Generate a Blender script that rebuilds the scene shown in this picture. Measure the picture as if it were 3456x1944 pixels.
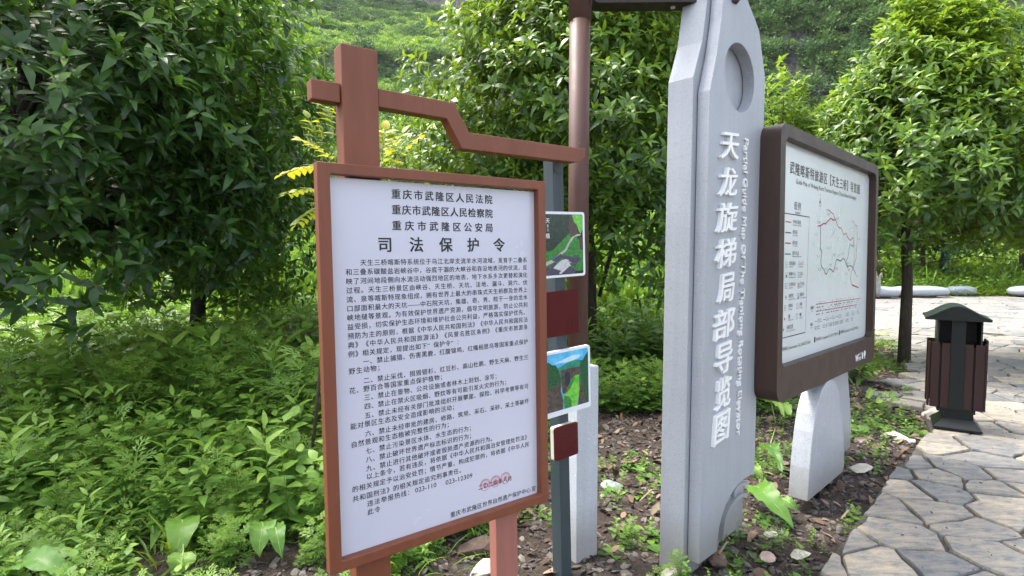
import bpy, bmesh, math, random
import numpy as np
from mathutils import Matrix, Vector
from mathutils.geometry import tessellate_polygon

sc = bpy.context.scene
for o in list(bpy.data.objects): bpy.data.objects.remove(o)
COL = sc.collection
R = math.radians

# ---------------------------------------------------------------- camera
CAM_H = 1.55
PITCH = math.atan(102 / 1850.0)
cam_d = bpy.data.cameras.new("camera"); cam = bpy.data.objects.new("camera", cam_d); COL.objects.link(cam)
cam_d.sensor_width = 36.0; cam_d.lens = 36.0 * 1850 / 3456; cam_d.clip_end = 3000; cam_d.clip_start = 0.05
cam.location = (0, 0, CAM_H); cam.rotation_euler = (math.pi / 2 - PITCH, 0, 0)
sc.camera = cam
# ---------------------------------------------------------------- sky and sun
SUN_EL, SUN_AZ = R(62), R(-62)          # azimuth from +Y, negative = towards -X (behind the scene, left)
world = bpy.data.worlds.new("World"); sc.world = world; world.use_nodes = True
wn = world.node_tree; bg = wn.nodes['Background']
sky = wn.nodes.new('ShaderNodeTexSky'); sky.sky_type = 'NISHITA'; sky.sun_disc = False
sky.sun_elevation = SUN_EL; sky.sun_rotation = SUN_AZ; sky.air_density = 1.0; sky.dust_density = 4.0; sky.ozone_density = 1.0
hs = wn.nodes.new('ShaderNodeHueSaturation'); hs.inputs['Saturation'].default_value = .5      # thin bright cloud veils the blue
wn.links.new(sky.outputs[0], hs.inputs['Color']); wn.links.new(hs.outputs[0], bg.inputs[0]); bg.inputs[1].default_value = 0.15
sun_d = bpy.data.lights.new("sun", 'SUN'); sun = bpy.data.objects.new("sun", sun_d); COL.objects.link(sun)
sun_d.energy = 1.4; sun_d.angle = R(15); sun_d.color = (1, 0.955, 0.88)
sv = Vector((math.sin(SUN_AZ) * math.cos(SUN_EL), math.cos(SUN_AZ) * math.cos(SUN_EL), math.sin(SUN_EL)))
sun.rotation_euler = sv.to_track_quat('Z', 'Y').to_euler(); sun.location = (0, 0, 30)
sc.view_settings.view_transform = 'Standard'; sc.view_settings.look = 'None'; sc.view_settings.gamma = 1
sc.view_settings.use_curve_mapping = False; sc.view_settings.exposure = 2.2
sc.cycles.max_bounces = 6; sc.cycles.diffuse_bounces = 4; sc.cycles.glossy_bounces = 2
sc.cycles.transmission_bounces = 4; sc.cycles.transparent_max_bounces = 4
sc.cycles.use_denoising = True

# ---------------------------------------------------------------- helpers
def tag(o, label=None, cat=None, group=None, kind=None):
    if label: o['label'] = label
    if cat: o['category'] = cat
    if group: o['group'] = group
    if kind: o['kind'] = kind
    return o
def link(name, me, parent=None, mat=None, loc=None, mw=None):
    o = bpy.data.objects.new(name, me); COL.objects.link(o)
    if parent: o.parent = parent
    if mat is not None and me is not None:
        if len(me.materials) == 0: me.materials.append(mat)
    if loc is not None: o.location = loc
    if mw is not None: o.matrix_local = mw
    return o
def empty(name, loc=(0, 0, 0), mw=None):
    o = bpy.data.objects.new(name, None); COL.objects.link(o); o.empty_display_size = .1
    if mw is not None: o.matrix_world = mw
    else: o.location = loc
    return o
class MB:
    def __init__(s): s.v = []; s.f = []; s.m = []
    def add(s, vs, fs, mi=0):
        b = len(s.v); s.v += [tuple(x) for x in vs]; s.f += [tuple(i + b for i in f) for f in fs]; s.m += [mi] * len(fs); return s
    def box(s, x0, x1, y0, y1, z0, z1, mi=0):
        return s.add([(x0,y0,z0),(x1,y0,z0),(x1,y1,z0),(x0,y1,z0),(x0,y0,z1),(x1,y0,z1),(x1,y1,z1),(x0,y1,z1)],
                     [(0,3,2,1),(4,5,6,7),(0,1,5,4),(1,2,6,5),(2,3,7,6),(3,0,4,7)], mi)
    def prism(s, pts, y0, y1, holes=(), mi=0):
        # closed outline in (x,z), extruded from y0 (front) to y1 (back)
        loops = [list(pts)] + [list(h) for h in holes]
        flat = [p for l in loops for p in l]; n = len(flat)
        tris = tessellate_polygon([[Vector((p[0], p[1], 0)) for p in l] for l in loops])
        fs = []
        for t in tris:
            a, b, c = [flat[i] for i in t]
            ar = (b[0]-a[0])*(c[1]-a[1]) - (c[0]-a[0])*(b[1]-a[1])
            if abs(ar) < 1e-12: continue
            t = tuple(t) if ar > 0 else (t[0], t[2], t[1])
            fs.append(t); fs.append((t[0]+n, t[2]+n, t[1]+n))
        k = 0
        for li, l in enumerate(loops):
            ar = sum(l[i][0]*l[(i+1) % len(l)][1] - l[(i+1) % len(l)][0]*l[i][1] for i in range(len(l)))
            fl = (ar > 0) != (li > 0)
            for i in range(len(l)):
                a, b = k+i, k+(i+1) % len(l)
                fs.append((a, a+n, b+n, b) if fl else (a, b, b+n, a+n))
            k += len(l)
        return s.add([(p[0], y0, p[1]) for p in flat] + [(p[0], y1, p[1]) for p in flat], fs, mi)
    def tube(s, pts, rad, n=8, mi=0, cap=True):
        P = [Vector(p) for p in pts]; rs = rad if hasattr(rad, '__len__') else [rad]*len(P)
        b = len(s.v); up = Vector((0.13, 0.21, 1)).normalized()
        for i, p in enumerate(P):
            d = (P[min(i+1, len(P)-1)] - P[max(i-1, 0)]).normalized()
            if abs(d.dot(up)) > .97: up = Vector((1, .1, .05)).normalized()
            a = d.cross(up).normalized(); c = a.cross(d).normalized()
            for k in range(n):
                t = 2*math.pi*k/n; s.v.append(tuple(p + (a*math.cos(t) + c*math.sin(t))*rs[i]))
        for i in range(len(P)-1):
            for k in range(n):
                s.f.append((b+i*n+k, b+i*n+(k+1) % n, b+(i+1)*n+(k+1) % n, b+(i+1)*n+k)); s.m.append(mi)
        if cap:
            s.f.append(tuple(b+k for k in range(n))[::-1]); s.m.append(mi)
            s.f.append(tuple(b+(len(P)-1)*n+k for k in range(n))); s.m.append(mi)
        return s
    def lathe(s, prof, n=24, mi=0):
        b = len(s.v)
        for r_, z in prof:
            for k in range(n):
                t = 2*math.pi*k/n; s.v.append((r_*math.cos(t), r_*math.sin(t), z))
        for i in range(len(prof)-1):
            for k in range(n):
                s.f.append((b+i*n+k, b+i*n+(k+1) % n, b+(i+1)*n+(k+1) % n, b+(i+1)*n+k)); s.m.append(mi)
        s.f.append(tuple(b+k for k in range(n))[::-1]); s.m.append(mi)
        s.f.append(tuple(b+(len(prof)-1)*n+k for k in range(n))); s.m.append(mi)
        return s
    def mesh(s, name, mats, smooth=False, bevel=0, seg=2):
        me = bpy.data.meshes.new(name); me.from_pydata(s.v, [], s.f)
        for m in (mats if isinstance(mats, (list, tuple)) else [mats]): me.materials.append(m)
        me.polygons.foreach_set('material_index', s.m)
        if bevel:
            bm = bmesh.new(); bm.from_mesh(me); bmesh.ops.remove_doubles(bm, verts=bm.verts, dist=1e-6)
            es = [e for e in bm.edges if len(e.link_faces) == 2 and e.calc_face_angle(0) > 0.5]
            bmesh.ops.bevel(bm, geom=es, offset=bevel, segments=seg, profile=.5, affect='EDGES', clamp_overlap=True)
            bm.to_mesh(me); bm.free()
        if smooth: me.polygons.foreach_set('use_smooth', [True]*len(me.polygons))
        me.update(); return me
    def obj(s, name, mats, parent=None, smooth=False, bevel=0, seg=2, loc=None):
        return link(name, s.mesh(name, mats, smooth, bevel, seg), parent, loc=loc)
def frame_m(yaw, roll, tilt, O):
    u = Vector((math.cos(yaw), math.sin(yaw), 0)); n = Vector((math.sin(yaw), -math.cos(yaw), 0)); v = Vector((0, 0, 1))
    u2 = u*math.cos(roll) + v*math.sin(roll); v2 = -u*math.sin(roll) + v*math.cos(roll)
    v3 = v2*math.cos(tilt) + n*math.sin(tilt); n3 = -v2*math.sin(tilt) + n*math.cos(tilt)
    return Matrix(((u2.x, -n3.x, v3.x, O[0]), (u2.y, -n3.y, v3.y, O[1]), (u2.z, -n3.z, v3.z, O[2]), (0, 0, 0, 1)))
def arc_pts(cx, cz, rx, rz, a0, a1, n):
    return [(cx + rx*math.cos(R(a0 + (a1-a0)*i/(n-1))), cz + rz*math.sin(R(a0 + (a1-a0)*i/(n-1)))) for i in range(n)]
def rrect(x0, x1, z0, z1, r, n=7):
    return (arc_pts(x1-r, z0+r, r, r, -90, 0, n) + arc_pts(x1-r, z1-r, r, r, 0, 90, n) +
            arc_pts(x0+r, z1-r, r, r, 90, 180, n) + arc_pts(x0+r, z0+r, r, r, 180, 270, n))

# value noise (vectorised) for terrain and clump masks
_rs = np.random.RandomState(7); _G = _rs.rand(256, 256)
def vnoise(x, y, s=1.0):
    x = np.asarray(x, float)*s + 100.3; y = np.asarray(y, float)*s + 57.7
    xi = np.floor(x).astype(int); yi = np.floor(y).astype(int); fx = x-xi; fy = y-yi
    fx = fx*fx*(3-2*fx); fy = fy*fy*(3-2*fy)
    g = lambda a, b: _G[a & 255, b & 255]
    return (g(xi, yi)*(1-fx)+g(xi+1, yi)*fx)*(1-fy) + (g(xi, yi+1)*(1-fx)+g(xi+1, yi+1)*fx)*fy
def fbm(x, y, s=1.0, o=4):
    t = 0; a = .5
    for i in range(o): t = t + a*vnoise(x, y, s); s *= 2.03; a *= .5
    return t

# ---------------------------------------------------------------- materials
class NT:
    def __init__(s, name):
        s.m = bpy.data.materials.new(name); s.m.use_nodes = True; s.t = s.m.node_tree
        s.b = s.t.nodes['Principled BSDF']; s.out = s.t.nodes['Material Output']
    def n(s, typ, **kw):
        nd = s.t.nodes.new(typ)
        for k, v in kw.items():
            if k.startswith('i_'):
                nd.inputs[k[2:].replace('_', ' ')].default_value = v
            else: setattr(nd, k, v)
        return nd
    def l(s, a, b): s.t.links.new(a, b)
    def noise(s, scale, detail=4, rough=.55, vec=None, dist=0):
        nd = s.n('ShaderNodeTexNoise'); nd.inputs['Scale'].default_value = scale; nd.inputs['Detail'].default_value = detail
        nd.inputs['Roughness'].default_value = rough; nd.inputs['Distortion'].default_value = dist
        if vec: s.l(vec, nd.inputs['Vector'])
        return nd.outputs['Fac']
    def co(s, kind='Object'):
        return s.n('ShaderNodeTexCoord').outputs[kind]
    def ramp(s, fac, stops):
        nd = s.n('ShaderNodeValToRGB'); cr = nd.color_ramp
        while len(cr.elements) > 1: cr.elements.remove(cr.elements[-1])
        cr.elements[0].position = stops[0][0]; cr.elements[0].color = (*stops[0][1], 1)
        for p, c in stops[1:]:
            e = cr.elements.new(p); e.color = (*c, 1)
        s.l(fac, nd.inputs[0]); return nd.outputs[0]
    def mix(s, fac, a, b, typ='MIX'):
        nd = s.n('ShaderNodeMix', data_type='RGBA', blend_type=typ)
        if isinstance(fac, float): nd.inputs[0].default_value = fac
        else: s.l(fac, nd.inputs[0])
        for i, x in ((6, a), (7, b)):
            if isinstance(x, tuple): nd.inputs[i].default_value = (*x, 1)
            else: s.l(x, nd.inputs[i])
        return nd.outputs[2]
    def math(s, op, a, b=0.0):
        nd = s.n('ShaderNodeMath', operation=op)
        for i, x in ((0, a), (1, b)):
            if isinstance(x, (int, float)): nd.inputs[i].default_value = x
            else: s.l(x, nd.inputs[i])
        return nd.outputs[0]
    def bump(s, h, strength=.3, dist=.01):
        nd = s.n('ShaderNodeBump'); nd.inputs['Strength'].default_value = strength; nd.inputs['Distance'].default_value = dist
        s.l(h, nd.inputs['Height']); s.l(nd.outputs[0], s.b.inputs['Normal'])
    def set(s, color=None, rough=None, metal=None, spec=None):
        for k, x in (('Base Color', color), ('Roughness', rough), ('Metallic', metal), ('Specular IOR Level', spec)):
            if x is None: continue
            if isinstance(x, tuple): s.b.inputs[k].default_value = (*x, 1)
            elif isinstance(x, (int, float)): s.b.inputs[k].default_value = x
            else: s.l(x, s.b.inputs[k])
        return s.m
def plain(name, c, rough=.5, metal=0., var=.12, scale=8., grain=0., gscale=400, spec=.5):
    t = NT(name); co = t.co()
    a = tuple(x*(1-var) for x in c); b = tuple(min(1, x*(1+var)) for x in c)
    col = t.ramp(t.noise(scale, 5, .6, co), [(.3, a), (.7, b)])
    if grain:
        g = t.noise(gscale, 2, .5, co)
        t.bump(g, grain, .002)
    t.set(col, rough, metal, spec); return t.m
def painted(name, c, wear, rough=.42):
    # paint with faint streaks, small chips and dusty film
    t = NT(name); co = t.co()
    mp = t.n('ShaderNodeMapping'); mp.inputs['Scale'].default_value = (6, 6, .8); t.l(co, mp.inputs[0])
    base = t.ramp(t.noise(3, 5, .6, mp.outputs[0]), [(.3, tuple(x*.86 for x in c)), (.72, tuple(min(1, x*1.12) for x in c))])
    chip = t.ramp(t.noise(46, 6, .7, co), [(.675, (0, 0, 0)), (.71, (1, 1, 1))])
    col = t.mix(t.math('MULTIPLY', chip, .6), base, wear)
    r = t.math('ADD', t.math('MULTIPLY', t.noise(9, 4, .6, co), .3), rough-.12)
    t.bump(t.noise(300, 2, .5, co), .12, .001)
    t.set(col, r, None, .32); return t.m
M = {}
M['terracotta'] = painted('terracotta_paint', (.185, .061, .031), (.42, .27, .2))
M['pink_paint'] = painted('faded_pink_paint', (.34, .135, .105), (.6, .4, .36), .55)
M['grey_paint'] = painted('blue_grey_paint', (.045, .062, .07), (.2, .13, .07))
M['pole_brown'] = painted('brown_pole_paint', (.085, .043, .033), (.3, .2, .16), .5)
M['board_brown'] = painted('dark_brown_board_paint', (.045, .026, .019), (.10, .065, .035), .45)
M['fascia_brown'] = painted('brown_sign_box_paint', (.03, .02, .017), (.2, .16, .14), .5)
M['print_black'] = plain('black_print', (.012, .012, .014), .5, var=0)
M['print_grey'] = plain('dark_grey_print', (.05, .045, .045), .5, var=0)
M['print_red'] = plain('red_print', (.32, .012, .02), .5, var=0)
M['print_orange'] = plain('orange_print', (.42, .11, .05), .5, var=0)
M['print_green'] = plain('green_print', (.02, .16, .08), .5, var=0)
M['stamp_red'] = plain('stamp_red', (.5, .04, .075), .5, var=.1)
M['white_letter'] = plain('white_letters', (.78, .79, .78), .35, var=.04)
M['white_frame'] = plain('white_plastic', (.74, .77, .80), .3, var=.04)
M['cream_edge'] = plain('yellowed_white_plastic', (.55, .54, .45), .5, var=.15)
M['dark_red'] = plain('dark_red_gloss', (.075, .006, .007), .25, var=.1, spec=.25)
def panel_mat(name, c):
    t = NT(name); co = t.co()
    col = t.ramp(t.noise(2.2, 4, .6, co), [(.3, tuple(x*.95 for x in c)), (.7, c)])
    spots = t.ramp(t.noise(90, 3, .6, co), [(.79, (0, 0, 0)), (.81, (1, 1, 1))])
    col = t.mix(t.math('MULTIPLY', spots, .35), col, (.5, .52, .5))
    t.bump(t.noise(3.5, 3, .5, co), .35, .006)
    t.set(col, t.math('ADD', t.math('MULTIPLY', t.noise(5, 4, .6, co), .25), .10), None, .5); return t.m
M['panel_white'] = panel_mat('lavender_white_film', (.545, .55, .63))
M['map_white'] = panel_mat('cool_white_film', (.57, .61, .61))
def stone_speckle(name, c, rough=.5, sparkle=.35):
    t = NT(name); co = t.co()
    base = t.ramp(t.noise(1.6, 5, .6, co), [(.3, tuple(x*.9 for x in c)), (.7, tuple(x*1.06 for x in c))])
    sp = t.n('ShaderNodeTexVoronoi'); sp.inputs['Scale'].default_value = 120; t.l(co, sp.inputs[0])
    dk = t.ramp(t.noise(105, 2, .6, co), [(.58, (0, 0, 0)), (.66, (1, 1, 1))])
    col = t.mix(t.math('MULTIPLY', dk, sparkle), base, tuple(x*.55 for x in c))
    lt = t.ramp(t.noise(90, 2, .6, co), [(.32, (1, 1, 1)), (.36, (0, 0, 0))])
    col = t.mix(t.math('MULTIPLY', lt, sparkle), col, tuple(min(.95, x*1.5) for x in c))
    mp = t.n('ShaderNodeMapping'); mp.inputs['Scale'].default_value = (15, 15, .6); t.l(co, mp.inputs[0])
    col = t.mix(1., col, t.ramp(t.noise(1.6, 5, .65, mp.outputs[0]), [(.3, (.925, .93, .92)), (.6, (1.01, 1.01, 1.01))]), 'MULTIPLY')     # faint rain streaks
    # grime that gathers near the ground
    sx = t.n('ShaderNodeSeparateXYZ'); t.l(t.n('ShaderNodeNewGeometry').outputs['Position'], sx.inputs[0])
    h = t.ramp(t.math('ADD', sx.outputs[2], t.math('MULTIPLY', t.noise(12, 5, .65, co), -.12)), [(-.0, (.5, .5, .5)), (.22, (0, 0, 0))])
    col = t.mix(h, col, (.17, .145, .105))
    t.bump(t.noise(260, 3, .6, co), .25, .002)
    t.set(col, rough); return t.m
M['grey_granite'] = stone_speckle('silver_grey_textured_paint', (.345, .365, .395), .45)
M['pale_granite'] = stone_speckle('pale_speckled_stone', (.40, .41, .41), .5, .25)
M['white_granite'] = stone_speckle('white_speckled_stone', (.50, .53, .58), .55, .5)
M['silver_fin'] = stone_speckle('silver_flake_paint', (.36, .38, .415), .40, .6)
M['bin_metal'] = painted('black_green_metal', (.004, .0065, .0065), (.04, .05, .045), .42)
M['bin_hood'] = painted('weathered_green_metal', (.016, .030, .024), (.09, .11, .08), .40)
M['bin_slat'] = painted('dark_red_brown_slat', (.026, .009, .0075), (.12, .06, .05), .55)
M['bench_silver'] = plain('silver_glaze', (.30, .325, .36), .32, var=.06)
M['bench_dark'] = plain('dark_silver_glaze', (.17, .19, .24), .28, var=.06)

def leaf_mat(name, old, mid, fresh, rough=.34, trans=.32, tcol=None):
    t = NT(name)
    at = t.n('ShaderNodeAttribute', attribute_name='age'); oi = t.n('ShaderNodeObjectInfo')  # leaf age; in tree crowns it also carries painted shade
    f = at.outputs['Fac']
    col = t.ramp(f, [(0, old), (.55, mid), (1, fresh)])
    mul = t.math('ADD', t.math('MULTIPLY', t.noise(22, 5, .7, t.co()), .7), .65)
    mp = t.n('ShaderNodeMix', data_type='RGBA', blend_type='MULTIPLY'); mp.inputs[0].default_value = 1.
    t.l(col, mp.inputs[6]); t.l(mul, mp.inputs[7]); col = mp.outputs[2]
    t.set(col, rough, None, .45)
    tr = t.n('ShaderNodeBsdfTranslucent'); ms = t.n('ShaderNodeMixShader'); ms.inputs[0].default_value = trans
    tc = t.mix(.5, col, tcol or (.30, .42, .03)); t.l(tc, tr.inputs[0])
    t.l(t.b.outputs[0], ms.inputs[1]); t.l(tr.outputs[0], ms.inputs[2]); t.l(ms.outputs[0], t.out.inputs[0])
    return t.m
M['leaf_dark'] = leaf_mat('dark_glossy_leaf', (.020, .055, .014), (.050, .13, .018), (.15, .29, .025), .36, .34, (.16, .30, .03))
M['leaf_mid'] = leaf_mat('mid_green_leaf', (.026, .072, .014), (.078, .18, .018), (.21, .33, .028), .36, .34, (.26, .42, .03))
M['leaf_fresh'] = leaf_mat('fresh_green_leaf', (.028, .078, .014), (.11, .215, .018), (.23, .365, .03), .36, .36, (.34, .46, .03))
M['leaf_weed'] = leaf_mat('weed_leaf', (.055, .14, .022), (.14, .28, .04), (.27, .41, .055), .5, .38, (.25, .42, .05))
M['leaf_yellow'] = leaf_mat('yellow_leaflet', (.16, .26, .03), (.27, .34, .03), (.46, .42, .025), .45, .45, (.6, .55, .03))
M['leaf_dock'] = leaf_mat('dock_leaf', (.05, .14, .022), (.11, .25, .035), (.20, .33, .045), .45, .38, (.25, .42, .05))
M['stem_green'] = plain('green_stem', (.08, .13, .035), .6)
M['stem_brown'] = plain('brown_twig', (.07, .05, .032), .8)
def bark(name, c):
    t = NT(name); co = t.co(); mp = t.n('ShaderNodeMapping'); mp.inputs['Scale'].default_value = (9, 9, 3); t.l(co, mp.inputs[0])
    nz = t.noise(3, 6, .7, mp.outputs[0])
    col = t.ramp(nz, [(.3, tuple(x*.45 for x in c)), (.55, c), (.75, tuple(x*1.9 for x in c))])
    t.bump(nz, .9, .03); t.set(col, .9); return t.m
M['bark'] = bark('dark_mossy_bark', (.045, .036, .026))

# ---------------------------------------------------------------- ground, path, plaza
rng = np.random.RandomState(11)
def gh(x, y):
    x = np.asarray(x, float); y = np.asarray(y, float)
    near = -.045 + .05*(fbm(x, y, .9)-.45) + .022*(fbm(x, y, 6., 3)-.45)
    near = near - .05*np.exp(-((x-1.35)**2+(y-2.95)**2)/.25)          # hollow under the pillar and the map board
    return near
t = NT('soil'); co = t.co()
nz = t.noise(5, 8, .7, co); n2 = t.noise(60, 5, .7, co)
c1 = t.ramp(nz, [(.3, (.030, .021, .015)), (.55, (.062, .043, .031)), (.75, (.115, .085, .062))])
c2 = t.ramp(n2, [(.35, (.5, .5, .5)), (.7, (1.35, 1.3, 1.25))])
col = t.mix(1., c1, c2, 'MULTIPLY'); t.bump(t.math('ADD', n2, nz), .9, .03); t.set(col, .95); M['soil'] = t.m
def axis(a, b, fine0, fine1, df, n_out):
    k = np.linspace(0, 1, n_out+1)[1:]
    return np.concatenate([fine0 - (fine0-a)*(k[::-1]**2.5), np.arange(fine0, fine1, df), fine1 + (b-fine1)*np.r_[0, k]**2.5])
gx = axis(-400, 400, -7, 9, .07, 30); gy = axis(-60, 70, 1.4, 12, .07, 26)
X, Y = np.meshgrid(gx, gy, indexing='ij'); Z = gh(X, Y)
def grid_mesh(name, X, Y, Z, mat, smooth=True):
    a, b = X.shape; me = bpy.data.meshes.new(name)
    v = np.stack([X, Y, Z], -1).reshape(-1, 3); i = np.arange(a*b).reshape(a, b)
    f = np.stack([i[:-1, :-1], i[1:, :-1], i[1:, 1:], i[:-1, 1:]], -1).reshape(-1, 4)
    me.vertices.add(len(v)); me.vertices.foreach_set('co', v.ravel())
    me.loops.add(f.size); me.loops.foreach_set('vertex_index', f.ravel())
    me.polygons.add(len(f)); me.polygons.foreach_set('loop_start', np.arange(len(f))*4)
    me.polygons.foreach_set('use_smooth', np.ones(len(f), bool)*smooth)
    me.update(); me.validate(); me.materials.append(mat); return me
tag(link('ground', grid_mesh('ground', X, Y, Z, M['soil'])), kind='structure')

PATH = [(1.25,2.0),(1.46,2.56),(1.60,2.73),(1.89,3.0),(1.97,3.1),(2.18,3.3),(2.61,3.75),(2.81,3.97),(3.1,4.2),(3.5,4.63),(3.78,4.87),
        (4.05,5.3),(4.7,6.2),(6.2,8.2),(7.2,9.5),(7.35,10.3),(7.84,11.8),(7.4,12.6),(6,14),(4,16),(1,19),(1,21.9),(31,21.9),(31,-3),(-.2,-3),(.5,.5)]
def inpoly(x, y, P=PATH):
    c = False; n = len(P)
    for i in range(n):
        x0, y0 = P[i]; x1, y1 = P[i-1]
        if (y0 > y) != (y1 > y) and x < (x1-x0)*(y-y0)/(y1-y0)+x0: c = not c
    return c
def inpoly_v(x, y, P=PATH):
    c = np.zeros(len(x), bool); n = len(P)
    for i in range(n):
        x0, y0 = P[i]; x1, y1 = P[i-1]
        if y0 == y1: continue
        c ^= ((y0 > y) != (y1 > y)) & (x < (x1-x0)*(y-y0)/(y1-y0)+x0)
    return c
def inframe(P, m=0):
    # True where a world point lies inside the picture (plus a margin in pixels of the 3456-wide photograph)
    P = np.atleast_2d(P); d = P - np.array([0, 0, CAM_H]); c, s = math.cos(PITCH), math.sin(PITCH)
    z = d[:, 1]*c - d[:, 2]*s; u = 1728 + 1850*d[:, 0]/np.maximum(z, .05); v = 972 - 1850*(d[:, 1]*s + d[:, 2]*c)/np.maximum(z, .05)
    return (z > .2) & (u > -m) & (u < 3456+m) & (v > -m) & (v < 1944+m)
t = NT('mortar'); co = t.co()
nz = t.noise(30, 7, .7, co); col = t.ramp(nz, [(.3, (.04, .036, .03)), (.7, (.11, .10, .085))]); t.bump(nz, .8, .02); t.set(col, .95); M['mortar'] = t.m
path_b = MB().prism([(p[0], p[1]) for p in PATH], .022, .16)      # prism is built in x,z: turned flat below
pv = [(v[0], v[2], -v[1]) for v in path_b.v]; path_b.v = pv; 
path = path_b.obj('path', M['mortar']); tag(path, kind='structure')
bm = bmesh.new(); bm.from_mesh(path.data); bmesh.ops.recalc_face_normals(bm, faces=bm.faces); bm.to_mesh(path.data); bm.free()

t = NT('flagstone'); co = t.co()
at = t.n('ShaderNodeAttribute', attribute_name='tone')
base = t.ramp(at.outputs['Fac'], [(0, (.135, .142, .148)), (.3, (.185, .182, .172)), (.55, (.235, .22, .193)), (.8, (.29, .26, .215)), (1, (.36, .32, .255))])
mp = t.n('ShaderNodeMapping'); mp.inputs['Scale'].default_value = (1.0, 3.2, 1.); mp.inputs['Rotation'].default_value = (0, 0, .35); t.l(co, mp.inputs[0])
vein = t.noise(5.5, 9, .68, mp.outputs[0], .8)
patch = t.ramp(vein, [(.34, (.50, .53, .60)), (.48, (.95, .95, .96)), (.60, (1.35, 1.22, 1.02))])
col = t.mix(1., base, patch, 'MULTIPLY')
fine = t.noise(70, 6, .7, co); col = t.mix(1., col, t.ramp(fine, [(.3, (.78, .78, .78)), (.7, (1.15, 1.15, 1.15))]), 'MULTIPLY')
damp = t.ramp(t.noise(2.2, 4, .6, co), [(.62, (0, 0, 0)), (.68, (1, 1, 1))])
col = t.mix(t.math('MULTIPLY', damp, .35), col, (.10, .095, .085))
t.bump(t.math('ADD', vein, t.math('MULTIPLY', fine, .35)), .55, .012)
t.set(col, t.math('ADD', t.math('MULTIPLY', fine, .3), .6)); M['flagstone'] = t.m

def clip(poly, px, py, qx, qy):
    # keep the part of poly nearer to p than to q
    mx, my = (px+qx)/2, (py+qy)/2; nx, ny = qx-px, qy-py; out = []
    n = len(poly)
    for i in range(n):
        a, b = poly[i], poly[(i+1) % n]
        da = (a[0]-mx)*nx+(a[1]-my)*ny; db = (b[0]-mx)*nx+(b[1]-my)*ny
        if da <= 0: out.append(a)
        if (da < 0) != (db < 0) and abs(da-db) > 1e-12:
            k = da/(da-db); out.append((a[0]+(b[0]-a[0])*k, a[1]+(b[1]-a[1])*k))
    return out
rr = random.Random(5)
def voronoi(x0, x1, y0, y1, sx, sy, jit):
    nx, ny = int((x1-x0)/sx), int((y1-y0)/sy)
    S = {}
    for i in range(nx):
        for j in range(ny):
            S[i, j] = (x0+(i+.5+(j % 2)*.5+rr.uniform(-jit, jit))*sx, y0+(j+.5+rr.uniform(-jit, jit))*sy)
    # drop some seeds so that stone sizes vary
    for k in list(S):
        if rr.random() < .17: del S[k]
    res = []
    for (i, j), p in S.items():
        poly = [(p[0]-sx*2, p[1]-sy*2), (p[0]+sx*2, p[1]-sy*2), (p[0]+sx*2, p[1]+sy*2), (p[0]-sx*2, p[1]+sy*2)]
        for di in range(-3, 4):
            for dj in range(-3, 4):
                q = S.get((i+di, j+dj))
                if q and q is not p: poly = clip(poly, p[0], p[1], q[0], q[1])
        if len(poly) > 2: res.append((p, poly))
    return res
cr, sr = math.cos(.5), math.sin(.5)
cells = []
for (p, poly) in voronoi(-8, 14, -8, 13, .40, .27, .44):
    rot = [(q[0]*cr-q[1]*sr+4, q[0]*sr+q[1]*cr+2) for q in poly]; pc = (p[0]*cr-p[1]*sr+4, p[0]*sr+p[1]*cr+2)
    if not (-.6 < pc[0] < 13 and 1.2 < pc[1] < 11 and (inpoly(*pc) or inpoly(pc[0]+.26, pc[1]-.2)) and pc[0] < pc[1]*.95+1.6): continue
    for (ax, ay), (bx, by) in zip(PATH[:11], PATH[1:12]):           # trim the stones that reach over the edge of the path
        mx, my = (ax+bx)/2, (ay+by)/2; L_ = math.hypot(bx-ax, by-ay)
        if math.hypot(pc[0]-mx, pc[1]-my) < .33+L_*.5:
            nx_, ny_ = -(by-ay)/L_, (bx-ax)/L_; rot = clip(rot, mx-nx_*.5, my-ny_*.5, mx+nx_*.5, my+ny_*.5)
            if len(rot) < 3: break
    if len(rot) < 3: continue
    ar_ = abs(sum(rot[i][0]*rot[(i+1) % len(rot)][1]-rot[(i+1) % len(rot)][0]*rot[i][1] for i in range(len(rot))))/2
    if ar_ < .012: continue
    cells.append(((sum(q[0] for q in rot)/len(rot), sum(q[1] for q in rot)/len(rot)), rot, 0))
for (p, poly) in voronoi(0, 32, 10.6, 22.4, .62, .44, .4):
    if p[1] > 11 and inpoly(*p) and p[0] < p[1]*.95+2.5 and p[0] > p[1]*.52: cells.append((p, poly, 1))
def stone(poly, inset, h, sd):
    r_ = random.Random(sd); cx = sum(p[0] for p in poly)/len(poly); cy = sum(p[1] for p in poly)/len(poly)
    ring = []
    n = len(poly)
    for i in range(n):
        a, b = poly[i], poly[(i+1) % n]; L = math.hypot(b[0]-a[0], b[1]-a[1])
        if L < .03: continue
        for k in ((.04, .36, .67, .96) if L > .2 else (.06, .94) if L > .07 else (.5,)):
            x, y = a[0]+(b[0]-a[0])*k, a[1]+(b[1]-a[1])*k
            d = math.hypot(x-cx, y-cy); j = inset*r_.uniform(.2, 2.1)
            f = max(.4, (d-j)/d); ring.append((cx+(x-cx)*f, cy+(y-cy)*f))
    tx, ty = r_.uniform(-.02, .02), r_.uniform(-.02, .02)
    z = lambda x, y: h + (x-cx)*tx + (y-cy)*ty
    m = len(ring); v = [(x*.972+cx*.028, y*.972+cy*.028, z(x, y)) for x, y in ring] + [(x, y, z(x, y)-.011) for x, y in ring] + [(x, y, -.05) for x, y in ring]
    f = [tuple(range(m))]
    for k in (0, m):
        f += [(k+i, k+m+i, k+m+(i+1) % m, k+(i+1) % m) for i in range(m)]
    return v, f
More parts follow.
